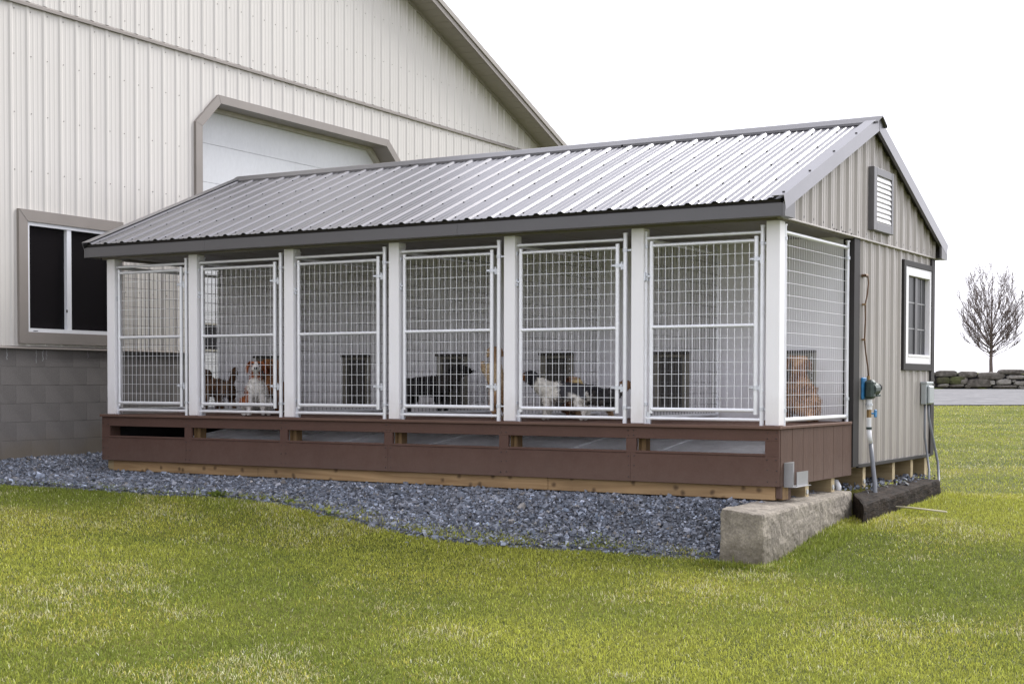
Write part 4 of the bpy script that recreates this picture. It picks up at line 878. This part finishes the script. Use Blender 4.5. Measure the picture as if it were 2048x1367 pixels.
    ys_ = (rng.random(n) < np.clip((p2-.46)*1.3,0,.35))[:,None]; c = np.where(ys_, yl*(.8+.4*rng.random((n,1))), c)
    dead = (rng.random(n) < np.clip(.05+(fine-.52)*.8+(p2-.55)*.6,.03,.30))[:,None]; c = np.where(dead, st*(.7+.5*rng.random((n,1))), c)
    c *= np.clip(rng.lognormal(0,.33,(n,1)),.4,1.9)
    attach_colors(me, np.repeat(c,5,0).clip(0,.8))
    o = bpy.data.objects.new('grass', me); COL.objects.link(o); tag(o, 'short mown yellow green grass covering the lawn', 'grass', kind='stuff')
make_grass()

MT['weed'] = pmat('weed_leaf', (.21,.27,.06), rough=.6, var=.3, scale=30)
def weed(x, y, n, size, label):
    r = random.Random(int(x*1000)); mb = MB(); z = float(terr(x, y))
    for k in range(n):
        az = r.uniform(0,6.283); el = r.uniform(.25,1.2); L = size*r.uniform(.6,1.2); d = Vector((math.cos(az)*math.cos(el), math.sin(az)*math.cos(el), math.sin(el))); sd_ = Vector((-math.sin(az),math.cos(az),0))*L*.2
        b = Vector((x+r.gauss(0,size*.35), y+r.gauss(0,size*.35), z)); m1 = b+d*L*.5; m2 = b+d*L*.8+Vector((0,0,-L*.06)); tip = b+d*L+Vector((0,0,-L*.18))
        mb.add([b-sd_*.2,b+sd_*.2,m1+sd_,m1-sd_,m2+sd_*.8,m2-sd_*.8,tip], [(0,1,2,3),(3,2,4,5),(5,4,6)])
    tag(mb.build('weed', MT['weed'], fix=False), label, 'weed', 'weeds at the gravel edge')
weed(-1.05,-1.12,46,.07,'leafy green weed clump at the gravel edge, leftmost of the three')
weed(-.28,-1.03,30,.06,'leafy green weed at the gravel edge, middle one of the three')
weed(.35,-1.27,26,.055,'leafy green weed at the gravel edge, nearest to the concrete block')

# ------------------------------------------------------------------ stone wall and bare tree far behind
WD = 83.0; mpx = WD/2922.9; zoom = 7.596
def wallpt(px, py):
    s = (px-1024)*mpx; z = CAM.z+(765.2-py)*mpx*1.0; return s, z
x_, y_ = atd(1955, WD)
sw_ = thing('stone_wall', 'low dry wall of big field stones across the gravel road', 'stone wall', (x_, y_, 0))
BAS = Vector((x_, y_, 0)); RTv = Vector((FY, -FX, 0)); FWv = Vector((FX, FY, 0)); s_mid = (1955-1024)*mpx
def stone(s0, s1, z0, z1, mat, depth=.5, seed=0):
    bm = bmesh.new(); bmesh.ops.create_icosphere(bm, subdivisions=2, radius=1); r = random.Random(seed); mb = MB(); bm.verts.index_update()
    vs_ = []
    for v in bm.verts:
        p = v.co; q = [math.copysign(abs(c)**.55, c) for c in p]; j = .12
        s = (s0+s1)/2+(s1-s0)/2*(q[0]*(1+r.uniform(-j,j)*.5)+q[2]*.06); z = (z0+z1)/2+(z1-z0)/2*q[2]*(1+r.uniform(-j,j)); d = depth*.5*q[1]*(1+r.uniform(-j,j))
        vs_.append(RTv*(s-s_mid)+FWv*d+Vector((0,0,z)))
    mb.add(vs_, [[v.index for v in f.verts] for f in bm.faces]); bm.free(); mb.build('stone', mat, sw_, off=(0,0,0))
ST = [(60,140,400,245,0),(410,152,705,252,0),(700,165,1120,285,0),(1000,122,1440,206,0),(1140,212,1440,275,1),(70,240,285,352,2),(265,230,545,365,2),(100,345,275,402,1),(272,350,505,405,0),(540,262,935,412,0),(878,290,968,366,1),(978,270,1228,362,1),(1218,285,1283,322,1),(1245,300,1440,372,1),(935,362,1315,416,0),(1318,372,1440,416,1),(380,250,560,360,0),(500,360,600,414,0)]
for i, (x0, y0, x1, y1, k) in enumerate(ST):
    s0, z1 = wallpt(1860+x0/zoom, 720+y0/zoom); s1, z0 = wallpt(1860+x1/zoom, 720+y1/zoom); stone(s0, s1, z0, z1, MT[('stone','stonelight','moss')[k]], .55, i)
zb0 = wallpt(0, 775)[1]
for side in (-1, 1):   # the wall carries on to both sides
    for zlo, zhi in ((zb0-.02,zb0+.36),(zb0+.34,zb0+.70),(zb0+.66,zb0+1.02)):
        s = wallpt(1867,0)[0] if side < 0 else wallpt(2049,0)[0]
        while abs(s-s_mid) < 16:
            l = random.uniform(.5,1.5); a, b = (s-l, s) if side < 0 else (s, s+l); stone(a-.02, b+.02, zlo-random.uniform(0,.05), zhi+random.uniform(-.05,.05), MT[random.choice(('stone','stone','stonelight','moss'))], .55, random.randrange(9999)); s = s-l if side < 0 else s+l
MB().add([tuple(RTv*a+FWv*d+Vector((0,0,z))) for a in (-17,17) for d in (-.05,.6) for z in (zb0-.3,zb0+.8)], [(0,1,3,2),(4,6,7,5),(0,4,5,1),(2,3,7,6),(1,5,7,3),(0,2,6,4)]).build('wall_fill', MT['dark'], sw_, off=(0,0,0))
TD = 95.; tx, ty = atd(1980.5, TD); tz = float(terr(tx, ty)); tm = TD/2922.9
tree = thing('bare_tree', 'leafless tree with upright oval crown behind the stone wall', 'tree', (tx, ty, tz))
def make_tree():
    r = random.Random(5); trunk = MB(); crown = MB()
    H_ = 215*tm; R_ = 66*tm; c0 = 1.05
    trunk.path([(0,0,-.3),(0.01,0,.2),(-.01,0,.8),(0,.0,c0),(.03,0,c0+1.0),(.0,.02,c0+2.2),(.04,0,c0+3.6),(.02,0,H_-.5)], [.17,.125,.115,.11,.08,.05,.026,.006], 8)
    def sprig(p, d, L, rad, lev):
        q = p.copy(); pts = [p]; rs = [rad]; n = 4
        for i in range(n):
            d = (d+Vector((r.gauss(0,.13),r.gauss(0,.13),.14))).normalized(); q = q+d*(L/n); pts.append(q.copy()); rs.append(max(rad*(1-.6*(i+1)/n),.0065))
        crown.path(pts, rs, 4 if lev < 3 else 3)
        if lev < 3:
            for k in range(4 if lev == 2 else 5):
                f = r.uniform(.2,1)*n*.999; i = int(f); b = pts[i].lerp(pts[i+1], f-i); az = r.uniform(0,6.283); o = Vector((math.cos(az),math.sin(az),.25))
                sprig(b, (d*.8+o*.75).normalized(), L*r.uniform(.4,.65), max(rad*.65,.0085), lev+1)
    N1 = 66
    for k in range(N1):
        f = (k+.5)/N1; az = k*2.39996+r.uniform(-.3,.3); zt = c0+.75+(H_-c0-.8)*f**.9; t = (zt-c0)/(H_-c0)
        rad_ = R_*math.sin(math.pi*min(.985, .05+.90*t))**.6*r.uniform(.86,1.04)
        tip = Vector((math.cos(az)*rad_, math.sin(az)*rad_, zt)); z0 = c0+max(0, (zt-c0)*r.uniform(.30,.48)-.35); p0 = Vector((0,0,z0))
        dz = zt-z0; p1 = p0+Vector((tip.x*.42, tip.y*.42, dz*.30)); p2 = p0+Vector((tip.x*.86, tip.y*.86, dz*.66)); pts = []
        n = 9
        for i in range(n+1):
            u = i/n; pts.append(p0*(1-u)**3+p1*3*u*(1-u)**2+p2*3*u*u*(1-u)+tip*u**3+Vector((r.gauss(0,.03),r.gauss(0,.03),0))*(i > 0))
        r0 = .015+.026*(1-t)*r.uniform(.6,1.2); crown.path(pts, [r0*(1-.85*i/n)+.002 for i in range(n+1)], 5)
        for j in range(13):
            u = r.uniform(.28,1)*n*.999; i = int(u); b = pts[i].lerp(pts[i+1], u-i); a2 = r.uniform(0,6.283); dr = (pts[i+1]-pts[i]).normalized()
            sprig(b, (dr+Vector((math.cos(a2),math.sin(a2),.1))*r.uniform(.5,.8)).normalized(), r.uniform(.45,.95), .012, 2)
    trunk.build('trunk', MT['bark'], tree, off=(0,0,0), smooth=True); crown.build('crown', MT['bark'], tree, off=(0,0,0), fix=False)
make_tree()

# ------------------------------------------------------------------ dogs
DOGS_GROUP = 'dogs in the kennel runs'
def catm(pts): return pts
def dog(label, loc, rotz, scale, pose, colour, fluff=1., ear='drop', tail='up', tongue=False, seed=1, curly=False):
    r = np.random.default_rng(seed); root = thing('dog', label, 'dog', loc, rotz, DOGS_GROUP, local=True); root.scale = (scale,)*3
    V = []; E = []; Rr = []
    def add(p, rad, par=None):
        V.append(p); Rr.append(rad if isinstance(rad, tuple) else (rad, rad))
        if par is not None: E.append((par, len(V)-1))
        return len(V)-1
    def chain(start, pts):
        k = start
        for p, q in pts: k = add(p, q, k)
        return k
    if pose == 'stand':
        pel = add((-.26,0,.31),(.085,.095)); mid = add((-.10,0,.295),(.088,.10),pel); che = add((.08,0,.285),(.095,.12),mid); sh = add((.16,0,.32),(.075,.095),che)
        nk = add((.25,0,.40),(.058,.07),sh); hd = add((.315,0,.465),(.062,.068),nk); mz = add((.385,0,.445),(.036,.038),hd); ns = add((.445,0,.435),(.026,.026),mz)
        for s in (1,-1):
            chain(che, [((.12,s*.065,.23),.045),((.10,s*.075,.16),.033),((.125,s*.075,.075),.022),((.125,s*.075,.03),.021),((.16,s*.075,.016),.020)])
            chain(pel, [((-.26,s*.07,.24),.058),((-.20,s*.08,.165),.042),((-.295,s*.08,.105),.024),((-.285,s*.08,.035),.020),((-.245,s*.08,.016),.020)])
        tb = (-.34,0,.34); tpar = pel
    elif pose == 'sit':
        pel = add((-.17,0,.11),(.105,.10)); mid = add((-.09,0,.20),(.10,.105),pel); che = add((.02,0,.285),(.088,.105),mid); sh = add((.045,0,.345),(.065,.075),che)
        nk = add((.065,0,.415),(.052,.058),sh); hd = add((.09,0,.49),(.064,.066),nk); mz = add((.155,0,.470),(.038,.036),hd); ns = add((.205,0,.460),(.027,.025),mz)
        for s in (1,-1):
            chain(che, [((.055,s*.06,.21),.044),((.06,s*.066,.13),.032),((.065,s*.068,.06),.023),((.07,s*.068,.025),.022),((.11,s*.07,.016),.021)])
            chain(pel, [((-.08,s*.10,.15),.060),((.01,s*.12,.13),.042),((-.10,s*.12,.05),.028),((-.04,s*.12,.022),.022),((.02,s*.12,.018),.022)])
        tb = (-.28,0,.05); tpar = pel
    else:   # rearing up against a mesh panel
        pel = add((-.10,0,.27),(.08,.085)); mid = add((-.04,0,.40),(.08,.085),pel); che = add((.02,0,.54),(.085,.10),mid); sh = add((.03,0,.62),(.065,.08),che)
        nk = add((.02,0,.70),(.05,.058),sh); hd = add((.03,0,.775),(.062,.062),nk); mz = add((.095,0,.765),(.038,.036),hd); ns = add((.145,0,.755),(.027,.025),mz)
        for s in (1,-1):
            chain(che, [((.10,s*.055,.54),.04),((.17,s*.06,.56),.03),((.20,s*.06,.63),.022),((.205,s*.06,.66),.021)])
            chain(pel, [((-.09,s*.065,.20),.055),((-.02,s*.07,.14),.04),((-.11,s*.07,.085),.024),((-.08,s*.07,.03),.02),((-.03,s*.07,.016),.02)])
        tb = (-.16,0,.22); tpar = pel
    t0 = add(tb, .032, tpar)
    tz = tb[2]; tx_ = tb[0]
    if tail == 'up': chain(t0, [((tx_-.06,0,tz+.06),.034),((tx_-.10,0,tz+.13),.036),((tx_-.12,0,tz+.19),.022)])
    elif tail == 'curl': chain(t0, [((tx_-.02,0,tz+.07),.038),((tx_+.01,.01,tz+.14),.046),((tx_+.06,.02,tz+.16),.044),((tx_+.09,.02,tz+.11),.028)])
    elif tail == 'back': chain(t0, [((tx_-.09,0,tz+.015),.034),((tx_-.18,0,tz+.05),.036),((tx_-.25,0,tz+.07),.018)])
    else: chain(t0, [((tx_-.06,0,tz-.01),.025),((tx_-.12,.02,max(.02,tz-.04)),.018)])
    for s in (1,-1):   # ears
        h = Vector(V[hd])
        if ear == 'drop': chain(hd, [(tuple(h+Vector((-.012,s*.058,.035))),(.022,.016)),(tuple(h+Vector((-.012,s*.085,-.01))),(.032,.014)),(tuple(h+Vector((-.004,s*.088,-.065))),(.026,.011))])
        else: chain(hd, [(tuple(h+Vector((-.015,s*.045,.05))),(.022,.014)),(tuple(h+Vector((-.018,s*.065,.095))),(.014,.008))])
    me = bpy.data.meshes.new('skeleton'); me.from_pydata(V, E, []); o = bpy.data.objects.new('skeleton', me); COL.objects.link(o)
    sk = o.modifiers.new('skin', 'SKIN'); sk.use_smooth_shade = True
    for i, q in enumerate(Rr): me.skin_vertices[0].data[i].radius = q
    me.skin_vertices[0].data[0].use_root = True
    sb = o.modifiers.new('sub', 'SUBSURF'); sb.levels = 2
    dg = bpy.context.evaluated_depsgraph_get(); ev = o.evaluated_get(dg); m2 = bpy.data.meshes.new_from_object(ev); bpy.data.objects.remove(o); m2.name = 'body'
    n = len(m2.vertices); co = np.zeros(n*3, np.float32); m2.vertices.foreach_get('co', co); co = co.reshape(-1,3); nr = np.zeros(n*3, np.float32); m2.vertices.foreach_get('normal', nr); nr = nr.reshape(-1,3)
    jit = fbm(co[:,0]*40+co[:,2]*23+50, co[:,1]*40+co[:,2]*31+50, seed, 3)-.5
    headc = np.array(V[hd]); rh = np.linalg.norm(co-headc, axis=1)
    co2 = co+nr*(jit*(.030 if curly else .012)*fluff)[:,None]*np.clip(rh/.12,.25,1)[:,None]; co2[:,2] = np.maximum(co2[:,2], .001); m2.vertices.foreach_set('co', co2.ravel())
    wv = np.array(V); near = np.argmin(((co[:,None]-wv[None])**2).sum(2), 1)
    ctx = dict(V=wv, hd=hd, mz=mz, ns=ns, che=che, pel=pel, sh=sh, nk=nk, t0=t0, near=near)
    cols = colour(co, ctx, r); attach_colors(m2, cols.clip(0,.85))
    m2.materials.clear(); m2.materials.append(MT['fur']); m2.shade_smooth(); body = link('body', m2, root, off=(0,0,0))
    # coat of short fur wisps
    nf = int(5200*fluff); tri = np.array([p.vertices[:3] for p in m2.polygons]); ar = np.linalg.norm(np.cross(co2[tri[:,1]]-co2[tri[:,0]], co2[tri[:,2]]-co2[tri[:,0]]), axis=1); pk = r.choice(len(tri), nf, p=ar/ar.sum())
    bb = r.dirichlet((1,1,1), nf); p = (co2[tri[pk]]*bb[:,:,None]).sum(1); q = nr[tri[pk]].mean(1); rhd = np.linalg.norm(p-headc, axis=1)
    L = r.uniform(.010,.030,nf)*fluff*np.clip(rhd/.11,.3,1)*np.clip(p[:,2]/.10,.35,1); down = np.array([-.35,0,-.75]); dirn = q*.75+down*.7+r.normal(0,.28,(nf,3)); dirn /= np.linalg.norm(dirn,axis=1)[:,None]
    sd_ = np.cross(dirn, r.normal(0,1,(nf,3))); sd_ /= np.linalg.norm(sd_,axis=1)[:,None]; tips = p+dirn*L[:,None]; tips[:,2] = np.maximum(tips[:,2], .003)
    cf = np.stack([p-sd_*.0035, p+sd_*.0035, tips],1).reshape(-1,3); fm = tri_mesh('fur', cf, np.arange(nf*3).reshape(-1,3), MT['fur']); attach_colors(fm, (np.repeat(cols[tri[pk,0]],3,0)*np.repeat(r.uniform(.7,1.25,(nf,1)),3,0)).clip(0,.85)); link('fur', fm, body, off=(0,0,0))
    h = Vector(V[hd]); nz = Vector(V[ns])
    def ball(c, rad, nm, mt, sx=1.):
        bm = bmesh.new(); bmesh.ops.create_uvsphere(bm, u_segments=8, v_segments=6, radius=rad)
        for v in bm.verts: v.co.x *= sx; v.co += c
        m3 = bpy.data.meshes.new(nm); bm.to_mesh(m3); bm.free(); m3.materials.append(MT[mt]); m3.shade_smooth(); link(nm, m3, body, off=(0,0,0))
    ball(nz+Vector((.018,0,.008)), .017, 'nose', 'nose')
    for s in (1,-1): ball(h+Vector((.047,s*.030,.018)), .011, 'eye', 'nose')
    if tongue: ball(nz+Vector((-.008,0,-.040)), .020, 'tongue', 'tongue', .6)
    return root
def mixc(a, b, t): t = np.asarray(t)[:,None]; return np.array(a)*(1-t)+np.array(b)*t
def nz3(co, f, s): return fbm(co[:,0]*f+co[:,1]*f*.6+30, co[:,2]*f+co[:,1]*f*.5+30, s, 3)
def col_redwhite(co, c, r):
    red = np.array((.27,.085,.030)); wh = np.array((.66,.63,.60)); h = c['V'][c['hd']]; m = nz3(co,6,4) > .47
    out = np.where(m[:,None], red, wh); d = np.linalg.norm(co-h,axis=1)
    hd = d < .13; out[hd] = red; blaze = hd&(np.abs(co[:,1]) < .020)&(co[:,0] > h[0]-.01); out[blaze] = wh; mzz = hd&(co[:,0] > h[0]+.055)&(co[:,2] < h[2]+.01); out[mzz] = wh
    chest = (~hd)&(co[:,0] > -.01)&(np.abs(co[:,1]) < .075); out[chest] = wh; out[(co[:,2] < .12)] = wh; out[np.isin(c['near'], range(c['t0'], c['t0']+4))] = wh
    return out*(.88+.24*nz3(co,30,9))[:,None]
def col_plain(a, b, f=7, s=3):
    def fn(co, c, r): return mixc(a, b, np.clip((nz3(co,f,s)-.35)/.3,0,1))*(.8+.4*nz3(co,35,8))[:,None]
    return fn
def col_tri(co, c, r):
    blk = np.array((.030,.029,.034)); wh = np.array((.64,.61,.56)); tan = np.array((.26,.11,.045)); h = c['V'][c['hd']]
    out = np.tile(wh,(len(co),1)); sad = ((co[:,0] > -.31)&(co[:,0] < -.02)&(co[:,2] > .245+.03*np.sin(co[:,0]*25))); out[sad] = np.array((.055,.054,.062))
    d = np.linalg.norm(co-h,axis=1); hd = d < .125; out[hd] = blk; out[hd&(co[:,0] > h[0]+.03)] = tan; out[hd&(np.abs(co[:,1]) < .016)&(co[:,0] > h[0])] = wh
    out[np.isin(c['near'], range(c['t0'], c['t0']+4))] = blk
    return out*(.85+.3*nz3(co,30,9))[:,None]
def col_greytan(co, c, r):
    out = mixc((.05,.048,.05),(.16,.14,.13),np.clip((nz3(co,8,4)-.35)/.3,0,1)); h = c['V'][c['hd']]; d = np.linalg.norm(co-h,axis=1)
    out[d < .13] = (.24,.13,.07); out[co[:,2] < .16] = (.30,.20,.12); out[np.isin(c['near'], range(c['t0'], c['t0']+5))] = (.55,.42,.22); return out*(.8+.4*nz3(co,30,9))[:,None]
def col_tanface(co, c, r):
    out = mixc((.40,.26,.17),(.52,.40,.30),np.clip((nz3(co,8,4)-.35)/.3,0,1)); h = c['V'][c['hd']]; out[np.abs(co[:,1]) > .055] = (.10,.04,.02); return out*(.85+.3*nz3(co,30,9))[:,None]
def at_px(px, y):   # x of the ground point behind column px at depth plane y
    q = FX+FY*(px-1024)/2922.9; p = FY-FX*(px-1024)/2922.9; return CAM.x+q/p*(y-CAM.y)
RAD = math.radians
dog('red and white long eared dog sitting behind the second gate', (at_px(512,.34),.34,.001), RAD(-50), 1.0, 'sit', col_redwhite, 1., 'drop', 'back', seed=2)
dog('brown tan dog with pink tongue out beside the red and white dog', (at_px(548,.72),.72,.001), RAD(-75), 1.05, 'sit', col_plain((.16,.055,.022),(.30,.14,.06)), 1., 'drop', 'up', tongue=True, seed=3)
dog('dark brown dog standing with raised bushy tail in the second run', (at_px(432,.95),.95,.001), RAD(160), .92, 'stand', col_plain((.095,.045,.022),(.19,.105,.058)), 1., 'drop', 'up', seed=4)
dog('black dog standing by the dog door in the fourth run', (at_px(862,1.15),1.15,.001), RAD(8), 1.0, 'stand', col_plain((.014,.013,.014),(.045,.038,.034)), .8, 'drop', 'low', seed=5)
dog('blond shaggy dog rearing up behind the post between fourth and fifth gates', (at_px(991,.55),.55,.001), RAD(150), .80, 'rear', col_plain((.36,.22,.12),(.55,.43,.28)), 1.1, 'drop', 'back', seed=6)
dog('black and white hound with brown face standing behind the fifth gate', (at_px(1117,.44),.44,.001), RAD(192), .86, 'stand', col_tri, .8, 'drop', 'low', seed=7)
dog('small tan faced dog with brown ears peering over the hound', (at_px(1146,1.0),1.0,.001), RAD(-60), .72, 'sit', col_tanface, .9, 'drop', 'up', seed=8)
dog('shaggy grey and tan dog with curled blond tail in the fifth run', (at_px(1202,.72),.72,.001), RAD(38), .70, 'stand', col_greytan, 1.2, 'drop', 'curl', seed=9)
dog('curly brown dog sitting by the side panel in the last run', (at_px(1599,1.34),1.34,.001), RAD(122), 1.06, 'sit', col_plain((.20,.10,.05),(.40,.24,.13), 14), 1.15, 'drop', 'low', seed=10, curly=True)
for o in list(bpy.data.objects):
    if '_base' in o: del o['_base']
